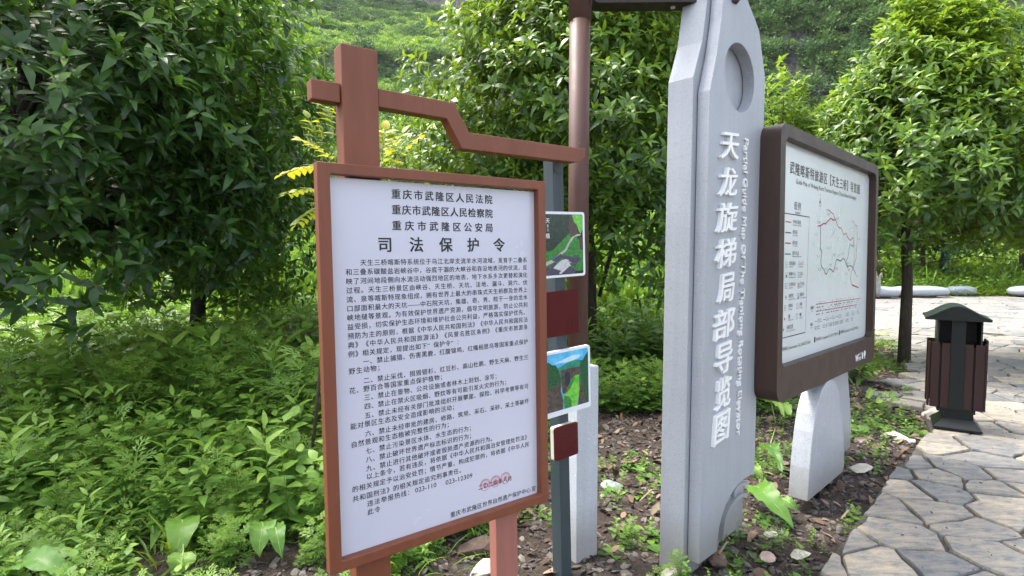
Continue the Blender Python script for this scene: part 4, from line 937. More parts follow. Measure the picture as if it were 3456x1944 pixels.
# ---------------------------------------------------------------- trees
def whorl_leaves(P, A, k, L, r_, age_shade0, spread=(38, 80), tiers=2):
    # k leaves round each twig tip P with axis A; younger inner leaves stand up, older outer ones droop
    n = len(P); A = A/np.linalg.norm(A, axis=1, keepdims=True)
    ref = np.where(np.abs(A[:, 2:3]) < .9, np.array([[0, 0, 1.]]), np.array([[1., 0, 0]])); U = np.cross(A, ref); U /= np.linalg.norm(U, axis=1, keepdims=True); W = np.cross(A, U)
    PP, DD, NN, SS, AA = [], [], [], [], []
    ph = r_.rand(n)*6.28
    for i in range(k):
        outer = i % 2 if tiers == 2 else 0
        th = ph + i*2*math.pi/k + r_.normal(0, .22, n); sp = np.radians(spread[0]+(spread[1]-spread[0])*(.35+.65*outer) + r_.normal(0, 12, n))
        rad = U*np.cos(th)[:, None] + W*np.sin(th)[:, None]
        d = A*np.cos(sp)[:, None] + rad*np.sin(sp)[:, None]; d[:, 2] += .06 - .20*outer
        nn = A*np.sin(sp)[:, None] - rad*np.cos(sp)[:, None] + r_.normal(0, .28, (n, 3)) + np.array([0, 0, .35])
        PP.append(P - A*(.02+.055*outer)*r_.rand(n)[:, None]*2 + rad*.008); DD.append(d); NN.append(nn); SS.append(L*(.48+.52*r_.rand(n))*(1.12 if outer else .86))
        AA.append(np.clip(age_shade0 + (-.22 if outer else .10) + r_.normal(0, .09, n), 0, 1))
    return tuple(np.concatenate(q) for q in (PP, DD, NN, SS, AA))
LT = [leaf_template(1, .38, 4, .16, .22), leaf_template(1, .42, 4, .10, .36), leaf_template(1, .34, 4, .24, .10), leaf_template(1, .36, 4, .2, .55)]
LT3 = [leaf_template(1, .38, 3, .22, .25), leaf_template(1, .36, 3, .12, .40)]
def tree(label, kind, base, c, rad, n_w, L, seed, mat, fresh=.5, k=8, trunk_r=.07, lean=(0, 0), parts=250, hollow=.45, bottom=-.75, group='broad-leaved trees around the signs', limbs=14, lumps=.24, tm=None, extra_trunks=(), taper=0.):
    r_ = np.random.RandomState(seed); c = np.array(c, float); rad = np.array(rad, float); b = np.array(base, float)
    root = tag(empty(kind, tuple(b)), label, 'tree', group)
    top = c + np.array([lean[0], lean[1], rad[2]*.35])
    pts = [tuple(np.array([0, 0, -.1])), tuple((top-b)*.3+np.array([.03, .02, 0])), tuple((top-b)*.6+np.array([-.04, .03, 0])), tuple(top-b)]
    m = MB().tube(pts, [trunk_r*1.25, trunk_r, trunk_r*.75, trunk_r*.3], 10)
    for (dx, dy, z0, z1, rr_) in extra_trunks: m.tube([(dx*.2, dy*.2, z0), (dx*.7, dy*.7, (z0+z1)/2), (dx, dy, z1)], [rr_, rr_*.85, rr_*.5], 8)
    m.obj('trunk', M['bark'], root, smooth=True)
    d = rdir(n_w*3, r_); d = d[d[:, 2] > bottom][:n_w]
    lump = 1 + lumps*(np.sin(d[:, 0]*4.3+seed)*np.cos(d[:, 1]*3.7+seed*1.7)+.7*np.sin(d[:, 2]*6+d[:, 0]*5+seed)*np.cos(d[:, 1]*6.5))
    rr_ = (hollow + (1-hollow)*r_.rand(len(d))**.42)
    P = c + d*rad*(rr_*lump)[:, None]; tf = 1-taper*np.clip((P[:, 2]-c[2])/rad[2]+.25, 0, 1.3); P[:, :2] = c[:2] + (P[:, :2]-c[:2])*tf[:, None]
    A = d*np.array([1, 1, .8]) + np.array([0, 0, .75]) + r_.normal(0, .35, d.shape)
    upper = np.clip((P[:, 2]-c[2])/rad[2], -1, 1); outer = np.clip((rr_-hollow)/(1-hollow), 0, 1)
    age_shade0 = np.clip(fresh + .30*(outer-.75) + .34*upper + r_.normal(0, .17, len(d)), .02, 1)  # leaf age plus painted shade: lower and inner crown leaves are coloured darker
    PP, DD, NN, SS, AA = whorl_leaves(P, A, k, L, r_, age_shade0)
    vis = inframe(PP, 260)                                      # leaves the photograph cannot see are thinned, not the crown's outline
    keep = vis | (r_.rand(len(PP)) < .15); PP, DD, NN, SS, AA = [q[keep] for q in (PP, DD, NN, SS, AA)]
    SS = np.where(vis[keep], SS, SS*1.5)
    # limbs and twigs
    m = MB(); wi = r_.choice(len(P), min(limbs*5, len(P)), replace=False)
    for j, i in enumerate(wi):
        q = P[i]-b; ax = r_.uniform(.55, .97); s0 = np.array(pts[0])*(1-ax)+np.array(pts[3])*ax; s0[2] = min(s0[2], q[2]-.05) if q[2] > .6 else s0[2]
        mid = (s0+q)/2 + np.array([0, 0, .12]) + r_.normal(0, .06, 3); w0 = trunk_r*(.34 if j < limbs else .12)
        m.tube([tuple(s0), tuple(mid), tuple(q)], [w0, w0*.6, .004], 5, cap=False)
    m.obj('limbs', M['bark'], root, smooth=True)['kind'] = 'stuff'
    tms = tm or LT
    # the leaves that show largest become parts of their own
    dist = np.linalg.norm(PP-np.array([0, 0, CAM_H]), axis=1)/SS; front = inframe(PP, -10); order = np.argsort(np.where(front, dist, 1e9))[:parts]
    sel = np.zeros(len(PP), bool); sel[order] = True
    if parts:
        dd, bb, nn = frames(DD[sel], NN[sel]); ages = np.round(AA[sel]*4).astype(int); tv = r_.randint(0, len(tms), sel.sum()); cache = {}
        for i in range(sel.sum()):
            key = (ages[i], tv[i])
            if key not in cache:
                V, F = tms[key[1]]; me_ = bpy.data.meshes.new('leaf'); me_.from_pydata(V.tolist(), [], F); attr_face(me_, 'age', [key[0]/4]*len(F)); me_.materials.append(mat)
                me_.polygons.foreach_set('use_smooth', [True]*len(F)); cache[key] = me_
            p = PP[sel][i]-b; s = SS[sel][i]; D_, B_, N_ = dd[i]*s, bb[i]*s, nn[i]*s
            link('leaf', cache[key], root, mw=Matrix(((D_[0], B_[0], N_[0], p[0]), (D_[1], B_[1], N_[1], p[1]), (D_[2], B_[2], N_[2], p[2]), (0, 0, 0, 1))))
    rest = ~sel; ii = np.where(rest)[0]; g = r_.randint(0, len(tms), len(ii))
    cr_ = None
    for t_ in range(len(tms)):
        q = ii[g == t_]
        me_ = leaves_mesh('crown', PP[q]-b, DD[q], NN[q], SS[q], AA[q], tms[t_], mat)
        tag(link('crown', me_, root), kind='stuff')
    return root
TREES = True
# near dark tree on the left and the brighter one behind it
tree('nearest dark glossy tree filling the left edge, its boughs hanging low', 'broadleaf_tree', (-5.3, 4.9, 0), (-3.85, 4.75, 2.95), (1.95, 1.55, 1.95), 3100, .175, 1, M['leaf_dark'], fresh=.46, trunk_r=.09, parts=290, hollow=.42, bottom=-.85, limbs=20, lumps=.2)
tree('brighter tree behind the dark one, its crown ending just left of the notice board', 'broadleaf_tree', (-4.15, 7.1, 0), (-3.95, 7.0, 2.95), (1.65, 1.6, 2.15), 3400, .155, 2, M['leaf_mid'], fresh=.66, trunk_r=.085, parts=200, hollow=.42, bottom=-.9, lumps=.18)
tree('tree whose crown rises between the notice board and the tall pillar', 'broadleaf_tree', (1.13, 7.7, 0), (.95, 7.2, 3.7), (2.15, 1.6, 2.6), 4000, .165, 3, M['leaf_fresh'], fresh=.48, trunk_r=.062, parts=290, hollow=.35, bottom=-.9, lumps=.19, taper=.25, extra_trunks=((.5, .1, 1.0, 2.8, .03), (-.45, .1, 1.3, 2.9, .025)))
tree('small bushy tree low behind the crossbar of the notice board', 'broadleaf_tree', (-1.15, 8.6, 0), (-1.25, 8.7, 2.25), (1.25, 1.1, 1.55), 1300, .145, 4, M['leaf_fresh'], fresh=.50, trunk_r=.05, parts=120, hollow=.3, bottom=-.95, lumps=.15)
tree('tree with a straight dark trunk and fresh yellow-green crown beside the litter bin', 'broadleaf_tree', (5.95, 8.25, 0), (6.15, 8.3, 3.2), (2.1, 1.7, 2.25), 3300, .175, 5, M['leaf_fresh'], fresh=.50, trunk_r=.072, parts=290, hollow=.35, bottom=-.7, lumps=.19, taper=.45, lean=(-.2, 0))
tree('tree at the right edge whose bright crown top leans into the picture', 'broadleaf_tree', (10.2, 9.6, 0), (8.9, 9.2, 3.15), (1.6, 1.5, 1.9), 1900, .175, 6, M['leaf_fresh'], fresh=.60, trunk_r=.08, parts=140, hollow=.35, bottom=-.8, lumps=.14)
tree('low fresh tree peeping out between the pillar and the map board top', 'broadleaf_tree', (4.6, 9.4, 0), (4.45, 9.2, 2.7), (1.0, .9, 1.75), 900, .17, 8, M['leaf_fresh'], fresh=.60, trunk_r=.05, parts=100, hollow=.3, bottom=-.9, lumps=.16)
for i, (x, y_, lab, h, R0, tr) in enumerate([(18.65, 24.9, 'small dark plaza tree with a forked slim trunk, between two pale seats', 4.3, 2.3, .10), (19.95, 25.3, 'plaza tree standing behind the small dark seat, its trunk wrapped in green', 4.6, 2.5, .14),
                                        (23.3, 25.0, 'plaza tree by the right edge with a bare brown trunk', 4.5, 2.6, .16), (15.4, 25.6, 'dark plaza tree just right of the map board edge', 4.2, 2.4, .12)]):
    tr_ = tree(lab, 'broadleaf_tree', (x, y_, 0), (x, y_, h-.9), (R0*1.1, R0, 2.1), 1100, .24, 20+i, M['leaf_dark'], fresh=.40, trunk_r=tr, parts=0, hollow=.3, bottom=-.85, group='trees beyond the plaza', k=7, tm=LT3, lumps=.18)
    if i == 1: MB().tube([(0, 0, 0), (0, 0, 2.6)], .17, 16).obj('trunk_wrap', plain('dark_green_wrap', (.012, .06, .045), .5), tr_, smooth=True)
# saplings with yellow compound leaves behind the board
def sapling(base, label, fronds, seed, llen=.075):
    r_ = random.Random(seed); root = tag(empty('sapling', base), label, 'sapling', 'yellow-leaved saplings behind the notice board')
    b = Vector(base); tops = [Vector(f[0]) for f in fronds]; cen = sum(tops, Vector())/len(tops)
    MB().tube([(0, 0, -.05), tuple((cen-b)*.5+Vector((.04, .02, 0))), tuple(cen-b)], [.014, .011, .006], 6).obj('stem', M['stem_brown'], root, smooth=True)
    meshes = {}
    for f0, f1, age in fronds:
        a, e = Vector(f0)-b, Vector(f1)-b; mid = (a+e)/2+Vector((0, 0, (e-a).length*.12))
        ax = MB().tube([tuple(cen-b), tuple(a), tuple(mid), tuple(e)], [.004, .003, .0025, .0015], 4).obj('frond', M['stem_green'], root)
        n = 6
        for j in range(n+1):
            t_ = (j+.6)/(n+.6); p = a*(1-t_)**2+mid*2*t_*(1-t_)+e*t_*t_; dr_ = (e-a).normalized()
            for s in ((-1, 1) if j < n else (0,)):
                side = dr_.cross(Vector((0, 0, 1))).normalized()*s; d = (dr_*.45+side*.9+Vector((0, 0, -.12+r_.uniform(-.15, .15)))).normalized() if s else dr_
                nn = Vector((r_.uniform(-.4, .4), -.45+r_.uniform(-.3, .3), 1)); L = llen*(.8+.3*r_.random())
                ag = min(4, max(0, round((age+r_.uniform(-.15, .15))*4)))
                if ag not in meshes:
                    V, F = leaf_template(1, .62, 4, .1, .18); me_ = bpy.data.meshes.new('leaf'); me_.from_pydata(V.tolist(), [], F); attr_face(me_, 'age', [ag/4]*len(F)); me_.materials.append(M['leaf_yellow'])
                    me_.polygons.foreach_set('use_smooth', [True]*len(F)); meshes[ag] = me_
                D_, B_, N_ = frames(np.array([d]), np.array([nn])); D_, B_, N_ = D_[0]*L, B_[0]*L, N_[0]*L
                link('leaf', meshes[ag], ax, mw=Matrix(((D_[0], B_[0], N_[0], p[0]), (D_[1], B_[1], N_[1], p[1]), (D_[2], B_[2], N_[2], p[2]), (0, 0, 0, 1))))
def at(px, py, Y):
    c, s = math.cos(PITCH), math.sin(PITCH); k = (py-972)/1850; dy = c-s*k; dz = -s-c*k
    return ((px-1728)/1850*Y/dy, Y, CAM_H+dz*Y/dy)
F_ = lambda x0, y0, x1, y1, Y, a, dY=.1: (at(x0, y0, Y), at(x1, y1, Y+dY), a)
sapling((at(1020, 700, 3.6)[0], 3.6, -.02), 'yellow-leaved sapling left of the board post, under the crossbar stub', [F_(1140, 470, 1090, 350, 3.6, .9), F_(1120, 540, 1010, 470, 3.5, .8), F_(1090, 560, 960, 590, 3.6, 1.), F_(1070, 640, 960, 660, 3.7, .45), F_(1080, 520, 1040, 400, 3.7, .6), F_(1080, 700, 1000, 760, 3.7, .3)], 3, .085)
sapling((at(1300, 700, 3.7)[0], 3.7, -.02), 'yellow-green sapling showing right of the board post below the crossbar', [F_(1290, 560, 1360, 450, 3.6, .45), F_(1300, 590, 1440, 440, 3.7, .6), F_(1290, 530, 1300, 440, 3.8, .9), F_(1250, 600, 1330, 560, 3.7, .35)], 4, .10)

# ---------------------------------------------------------------- shrub thicket, weeds, dock plants
r_ = np.random.RandomState(21)
shrub = template_set('shrub', [bush_template('shrub%d' % i, 40+i, 620, .115, M['leaf_weed'] if i % 2 else M['leaf_fresh'], .85, 3) for i in range(4)])
pts = []; 
def area(n, x0, x1, y0, y1, f): 
    x, y_ = r_.uniform(x0, x1, n), r_.uniform(y0, y1, n); k = f(x, y_); return x[k], y_[k]
x, y_ = area(640, -22, 8, 8.9, 22, lambda x, y: (x > -y*1.05-1) & (x < y*.30+.5) & (np.abs(x+4.2) + np.abs(y-7) > 1.5))
s_ = r_.uniform(.7, 1.35, len(x))*(.75+.045*y_)
o = scatter('thicket', shrub, np.stack([x, y_, 0*x+.05], 1), np.stack([0*x, 0*x, r_.uniform(0, 6.3, len(x))], 1), np.stack([s_, s_, s_*r_.uniform(1.2, 2.0, len(x))], 1), r_.randint(0, 4, len(x)))
tag(o, 'dense bright green thicket behind the nearer trees', 'thicket', kind='stuff')
x, y_ = area(420, 8, 44, 23.4, 34, lambda x, y: (x < y*1.1+3) & (x > 8))
o = scatter('plaza_thicket', shrub, np.stack([x, y_+.6, 0*x-.1], 1), np.stack([0*x, 0*x, r_.uniform(0, 6.3, len(x))], 1), r_.uniform(.9, 1.4, len(x))*(1.0+(y_-23)*.22), r_.randint(0, 4, len(x)))
tag(o, 'sunlit yellow-green brush behind the plaza seats', 'brush', kind='stuff')
x, y_ = area(330, -10.5, 1.2, 5.6, 10.2, lambda x, y: (x < -y*.12-.2) & (np.abs(x+4.15) + np.abs(y-7.1) > .5))
o = scatter('undergrowth', shrub, np.stack([x, y_, 0*x-.05], 1), np.stack([0*x, 0*x, r_.uniform(0, 6.3, len(x))], 1), r_.uniform(.35, .8, len(x))*(.62+.06*y_), r_.choice([0, 1, 1, 2, 3, 3], len(x)))
tag(o, 'waist-high bright shrubs and seedlings under the left trees', 'undergrowth', kind='stuff')
# weeds
def weed_mesh(name, parts_, mat):
    v, f, ag = [], [], []
    for (P, D, N, S, A, tm) in parts_:
        d, b, n = frames(np.array(D, float), np.array(N, float)); V, F = tm
        for i in range(len(P)):
            o_ = len(v); co_ = np.array(P[i]) + S[i]*(V[:, 0:1]*d[i]+V[:, 1:2]*b[i]+V[:, 2:3]*n[i]); v += co_.tolist(); f += [tuple(q+o_ for q in w_) for w_ in F]; ag += [A[i]]*len(F)
    me_ = bpy.data.meshes.new(name); me_.from_pydata(v, [], f); attr_face(me_, 'age', ag); me_.materials.append(mat); me_.polygons.foreach_set('use_smooth', [True]*len(f)); return me_
def lobed(seg=3):
    # a deeply cut mugwort-like leaf: paired narrow lobes along a midrib
    V, F = [], []
    def lobe(x, y, dx, dy, L, w):
        o_ = len(V); px, py = -dy*w, dx*w; V.extend([(x, y, 0), (x+dx*L*.6+px, y+dy*L*.6+py, .03), (x+dx*L, y+dy*L, -.03), (x+dx*L*.6-px, y+dy*L*.6-py, .03)]); F.append((o_, o_+3, o_+2, o_+1))
    for k in range(seg):
        x = .22+.62*k/seg; L = .46*(1-.5*abs(k/seg-.3))
        for s in (1, -1):
            a = .95-.12*k; lobe(x, 0, math.cos(a), s*math.sin(a), L, .042); lobe(x+math.cos(a)*L*.42, s*math.sin(a)*L*.42, math.cos(.25), s*math.sin(.25), L*.5, .034)
    lobe(.02, 0, 1, 0, .98, .04); return np.array(V), F
LB = lobed(); OV = leaf_template(1, .58, 3, .12, .15); LN = leaf_template(1, .26, 3, .15, .3); RD = leaf_template(1, .85, 3, .08, .1); BL = leaf_template(1, .05, 4, .3, .45)
def herb(seed, tm, n, h, L, up=.5, opp=False, mat='leaf_weed', top=.3, stem=.006):
    r2 = np.random.RandomState(seed); P, D, N, S, A = [], [], [], [], []
    for i in range(n):
        t_ = (i+1)/n; th = i*2.4 if not opp else (i//2)*1.57+(i % 2)*3.14; z = h*(.12+.86*(t_ if not opp else ((i//2*2+2)/n)))
        P.append((.02*math.sin(i), .02*math.cos(i), z)); D.append((math.cos(th), math.sin(th), up*(t_**1.5)*1.4-.05+r2.normal(0, .08))); N.append((r2.normal(0, .2), r2.normal(0, .2), 1))
        S.append(L*(1.1-.55*t_)*(.8+.4*r2.rand())); A.append(min(1, max(0, .25+.55*t_+r2.normal(0, .12))))
    st = ([(0, 0, 0)], [(0, 0, 1)], [(1, 0, 0)], [h], [.1], (np.array([(0, -stem/h, 0), (1, -stem*.5/h, 0), (1, stem*.5/h, 0), (0, stem/h, 0)]), [(0, 1, 2, 3)]))
    return weed_mesh('weed', [(P, D, N, S, A, tm), st], M[mat])
def rosette(seed, tm, n, L, mat='leaf_weed', a0=.4, up=.5):
    r2 = np.random.RandomState(seed); P, D, N, S, A = [], [], [], [], []
    for i in range(n):
        th = r2.rand()*6.28; rr2 = r2.rand()*.10*(L/.1); el = r2.uniform(.1, up)
        P.append((math.cos(th)*rr2, math.sin(th)*rr2, r2.rand()*.03)); D.append((math.cos(th), math.sin(th), el)); N.append((-math.cos(th)*el, -math.sin(th)*el, 1)); S.append(L*r2.uniform(.6, 1.2)); A.append(min(1, max(0, a0+r2.normal(0, .2))))
    return weed_mesh('weed', [(P, D, N, S, A, tm)], M[mat])
weeds = template_set('weed', [herb(1, LB, 20, 1.0, .46), herb(2, LB, 16, 1.0, .55, .7), herb(3, LB, 24, 1.0, .40), herb(4, OV, 12, 1.0, .30, .4, True), herb(5, OV, 10, 1.0, .34, .5, True),
                              herb(6, LN, 18, 1.0, .40, .8), herb(7, OV, 22, 1.0, .24, .4), rosette(8, RD, 14, .5), rosette(9, OV, 12, .6), rosette(10, BL, 26, 1.1, 'leaf_fresh', .5, 2.5)])
#   0-2 cut-leaved, 3-4 opposite ovate, 5 lance, 6 small-leaved tall, 7-8 low, 9 grass tuft
def gz(x, y_): return gh(x, y_)
def dens_left(x, y):      # weedy ground left of and behind the boards, open soil in front of the pillar
    edge = -.25 + .25*(y-2.6) + .5*(fbm(x, y, 1.3, 3)-.5)
    return (x < edge)
P_, S_, I_ = [], [], []
def sow(n, x0, x1, y0, y1, f, smin, smax, kinds, w=None):
    x, y = r_.uniform(x0, x1, n), r_.uniform(y0, y1, n); k = f(x, y) & inframe(np.stack([x, y, 0*x+.2], 1), 350); x, y = x[k], y[k]
    P_.append(np.stack([x, y, gz(x, y)-.01], 1)); S_.append(r_.uniform(smin, smax, len(x))*(.7+.6*fbm(x, y, .8, 3))); I_.append(r_.choice(kinds, len(x), p=w))
clear = lambda x, y: ~inpoly_v(x, y)
sow(4600, -4.5, 3.2, 2.0, 5.2, lambda x, y: dens_left(x, y) & clear(x, y) & (fbm(x, y, 1.7, 3) > np.where(y < 3.3, .42, .33)), .10, .26, [0, 0, 0, 1, 1, 2, 2, 2, 3, 4])
sow(1700, -4.5, 3.2, 2.0, 5.2, lambda x, y: dens_left(x, y) & clear(x, y) & (fbm(x, y, 2.6, 3) > .45), .05, .10, [7, 8, 3, 1])
sow(700, -4.5, 1.0, 3.0, 5.4, lambda x, y: dens_left(x, y+.4) & clear(x, y), .26, .44, [0, 1, 2, 2, 3, 4])
sow(5200, -9, 4.2, 5.0, 10.5, lambda x, y: clear(x, y) & ((x < .8) | (y > 5.4)) & (x < 1.6+.22*y) & ~((np.abs(x-1.2) < 1.2) & (np.abs(y-6.9) < .7)), .22, .52, [0, 1, 2, 2, 3, 5, 6])
sow(1500, -9, 4.5, 6.8, 11, lambda x, y: clear(x, y), .55, 1.0, [0, 2, 5, 6, 6, 4])
sow(650, -6.5, -.2, 4.3, 7.4, lambda x, y: clear(x, y) & (x < -y*.13), .5, .95, [0, 2, 5, 6, 3, 4])
sow(1500, -4, 3.4, 2.2, 5.2, lambda x, y: clear(x, y) & ~dens_left(x, y) & (fbm(x, y, 2, 3) > .46), .05, .14, [3, 7, 8, 0, 4, 1])
sow(1500, 1.6, 6.6, 3.9, 8.6, lambda x, y: clear(x, y) & (((x-3.3)**2/.5+(y-5.6)**2/1.2 < 1) | (fbm(x, y, 1.5, 3) > .63)), .07, .18, [0, 3, 7, 8, 4])
sow(1300, 4.4, 8.5, 7.6, 12.2, lambda x, y: clear(x, y) & (fbm(x, y, 1.2, 3) > .36), .07, .18, [7, 8, 9, 9, 3])
sow(900, -3.5, 8, 2.4, 8, lambda x, y: clear(x, y) & (fbm(x+9, y, 3, 3) > .6), .05, .12, [9, 7])
x, y = r_.uniform(8, 40, 1500), r_.uniform(22.2, 24.4, 1500); P_.append(np.stack([x, y, 0*x-.03], 1)); S_.append(r_.uniform(.3, .8, 1500)); I_.append(r_.choice([9, 6, 4], 1500))
sow(420, -4.2, -.3, 3.0, 5.6, lambda x, y: dens_left(x, y+.3) & clear(x, y), .34, .62, [3, 4, 5, 6, 5, 3])
sow(160, -4, .6, 2.5, 4.5, lambda x, y: dens_left(x, y+.3) & clear(x, y), .2, .34, [9, 5, 4, 3])
P_, S_, I_ = np.concatenate(P_), np.concatenate(S_), np.concatenate(I_); k = ~((np.abs(P_[:, 0]-.35) < .1) & (np.abs(P_[:, 1]-2.86) < .1)); P_, S_, I_ = P_[k], S_[k], I_[k]
o = scatter('weeds', weeds, P_, np.stack([r_.uniform(-.16, .16, len(P_)), r_.uniform(-.16, .16, len(P_)), r_.uniform(0, 6.3, len(P_))], 1), S_, I_); tag(o, 'mixed low green weeds covering the ground', 'weeds', kind='stuff')

# pampas-like tufts beyond the seats
t_ = template_set('reed', [rosette(60+i, leaf_template(1, .035, 6, .2, .7), 90, 1.0, 'leaf_weed', .75, 3.5) for i in range(2)])
x = np.array([18.1, 20.9, 22.2, 24.2, 16.8, 26.2, 21.6]); y = np.array([23.8, 23.7, 24.3, 23.9, 24.4, 24.2, 25.])
RL = ['grey-green reed clump left of the green-wrapped trunk', 'tall pale reed clump just right of the small dark seat', 'largest reed clump, midway between the dark seat and the right edge', 'reed clump behind the seat cut by the right edge', 'reed clump behind the longest silver seat', 'reed clump outside the right edge beyond the last seat', 'reed clump deep in the brush behind the small dark seat']
for i in range(len(x)):
    me_ = t_.objects[i % 2].data; g_ = tag(link('reed_clump', me_, None, loc=(x[i], y[i], -.05)), RL[i], 'reed grass', 'reed clumps behind the plaza seats'); g_.scale = (1.3, 1.3, 1.5)

# dock plants with big wavy leaves
M['rib'] = plain('pale_leaf_rib', (.26, .34, .12), .5)
def hitz(px, py, z):
    k = (py-972)/1850; c, s = math.cos(PITCH), math.sin(PITCH); dy = c-s*k; dz = -s-c*k; t_ = (z-CAM_H)/dz; return Vector(((px-1728)/1850*t_, dy*t_, z))
def dock(label, leaves, seed, h0=.09, h1=.13):
    b = Vector(); 
    for l in leaves: b += hitz(l[0], l[1], 0)
    b /= len(leaves); b.z = float(gh(b.x, b.y))
    root = tag(empty('dock_plant', b), label, 'weed', 'broad-leaved dock plants among the weeds')
    for li, (x0, y0, x1, y1, wpx, age) in enumerate(leaves):
        S, T = hitz(x0, y0, h0), hitz(x1, y1, h1); L2 = (T-S).length
        if L2 > .42: T = S+(T-S)*(.42/L2); L2 = .42
        wd = wpx/1850*S.y*1.05; dr_ = (T-S).normalized(); view = (Vector((0, 0, CAM_H))-S).normalized(); nrm = (view*.75+Vector((0, 0, .6))).normalized()
        side = dr_.cross(nrm).normalized(); up = side.cross(dr_).normalized(); n, mc = 12, 7; v, f = [], []
        cl = lambda s: S-b+dr_*L2*s+up*L2*(.22*math.sin(s*3.0)-.16*s*s)+side*L2*.05*math.sin(s*4+seed)
        for i in range(n+1):
            s = i/n; w = wd*.5*(math.sin(math.pi*min(1, (s*.93+.07)**.72))**.7 if i < n else .02); c0 = cl(s)
            for j in range(mc):
                q = (j-3)/3; wob = .05*L2*math.sin(i*2.3+seed+q*2.5+li)*abs(q)**1.6+.02*L2*math.sin(i*3.1)*(1-abs(q))*abs(q)*4
                v.append(tuple(c0+side*w*q*(1+.05*math.sin(i*1.9+seed+j))+up*(abs(q)*w*.22+wob)))
        for i in range(n):
            for j in range(mc-1): a = i*mc+j; f.append((a, a+1, a+mc+1, a+mc))
        me_ = bpy.data.meshes.new('leaf'); me_.from_pydata(v, [], f); attr_face(me_, 'age', [age]*len(f)); me_.materials.append(M['leaf_dock']); me_.polygons.foreach_set('use_smooth', [True]*len(f))
        lf = link('leaf', me_, root)
        st = S-b; MB().tube([(0, 0, -.02), tuple(st*.5+Vector((0, 0, -.005))), tuple(st)]+[tuple(cl(s)+up*.002) for s in (.25, .5, .75, .97)], [.004, .0038, .0034, .0028, .002, .0015, .0007], 5).obj('stalk', M['rib'], lf)
dock('big dock plant at the far left with a puckered upright leaf', [(133, 1548, 277, 1465, 78, .35), (184, 1572, 324, 1540, 66, .45), (120, 1560, 60, 1500, 50, .3)], 1, .12, .2)
dock('dock plant in the bottom left corner with a fan of large leaves', [(72, 1876, 216, 1836, 55, .85), (137, 1887, 281, 1883, 42, .7), (50, 1915, 240, 1955, 85, .5), (54, 1836, 173, 1811, 38, .9)], 2, .07, .09)
dock('dock plant with one broad pale leaf hanging towards the camera', [(612, 1753, 598, 1872, 98, .7), (618, 1865, 600, 1940, 85, .85), (627, 1656, 756, 1581, 55, .6)], 3, .12, .05)
dock('yellow curled dock leaf above the broad hanging leaf', [(600, 1672, 655, 1712, 44, 1.)], 13, .14, .13)
dock('dock plant close to the board frame with two drooping leaves side by side', [(882, 1761, 882, 1865, 80, .6), (915, 1775, 958, 1868, 56, .45), (728, 1746, 850, 1739, 42, .8)], 4, .12, .05)
dock('dock plant touching the left edge of the board frame', [(944, 1692, 998, 1746, 52, .6), (1005, 1707, 1091, 1739, 42, .55), (960, 1680, 930, 1640, 34, .6)], 9, .12, .09)
dock('single pale dock leaf standing up among the weeds', [(828, 1494, 771, 1429, 62, .8), (850, 1500, 905, 1475, 40, .4)], 5, .12, .24)
dock('dock plant lying on the soil between the pillar and the fin leg', [(2545, 1640, 2665, 1757, 76, .55), (2642, 1682, 2692, 1722, 36, .6), (2546, 1572, 2572, 1612, 30, .8)], 6, .06, .02)
dock('dock plant in the weeds seen under the map board', [(2603, 1358, 2642, 1392, 34, .8), (2594, 1518, 2627, 1571, 44, .2), (2660, 1400, 2640, 1360, 26, .8)], 7, .16, .2)
dock('small hosta-like plant on the leaf litter left of the litter bin', [(2922, 1340, 2957, 1320, 20, .8), (2974, 1332, 2996, 1338, 18, .9), (3001, 1338, 3027, 1326, 17, .7), (3005, 1352, 3038, 1350, 18, .7), (2958, 1358, 2984, 1348, 20, .9)], 8, .18, .2)

# ---------------------------------------------------------------- gravel, chips, dead leaves, stones, sticks
def shard(seed, flat=.35):
    r2 = np.random.RandomState(seed); bm_ = bmesh.new(); bmesh.ops.create_icosphere(bm_, subdivisions=1, radius=1); 
    for v in bm_.verts: v.co = Vector(v.co)*(.7+.6*r2.rand()); v.co.z *= flat; v.co.x *= 1.3
    me_ = bpy.data.meshes.new('chip'); bm_.to_mesh(me_); bm_.free(); return me_
def chip_mat(name, cols):
    t = NT(name); oi = t.n('ShaderNodeObjectInfo'); col = t.ramp(oi.outputs['Random'], [(i/(len(cols)-1), c) for i, c in enumerate(cols)])
    nz = t.noise(25, 5, .7, t.co()); col = t.mix(1., col, t.ramp(nz, [(.3, (.6, .6, .6)), (.7, (1.2, 1.2, 1.2))]), 'MULTIPLY'); t.bump(nz, .4, .01); t.set(col, .8); return t.m
M['chip'] = chip_mat('stone_chip', [(.035, .027, .022), (.06, .042, .032), (.085, .065, .055), (.05, .048, .05), (.10, .08, .065), (.15, .135, .115), (.08, .048, .036), (.26, .24, .20)])
ms = [shard(i, f) for i, f in enumerate((.25, .4, .6, .3))]
for m_ in ms: m_.materials.append(M['chip'])
chips = template_set('chip', ms)
def strew(name, coll, n, x0, x1, y0, y1, f, s0, s1, nt_, zoff, label, cat, tilt=.4, pw=2.5):
    x, y = r_.uniform(x0, x1, n), r_.uniform(y0, y1, n); k = f(x, y) & inframe(np.stack([x, y, 0*x], 1), 200); x, y = x[k], y[k]; m = len(x)
    o = scatter(name, coll, np.stack([x, y, gz(x, y)+zoff], 1), np.stack([r_.normal(0, tilt, m), r_.normal(0, tilt, m), r_.uniform(0, 6.3, m)], 1), s0+(s1-s0)*r_.rand(m)**pw, r_.randint(0, nt_, m)); return tag(o, label, cat, kind='stuff')
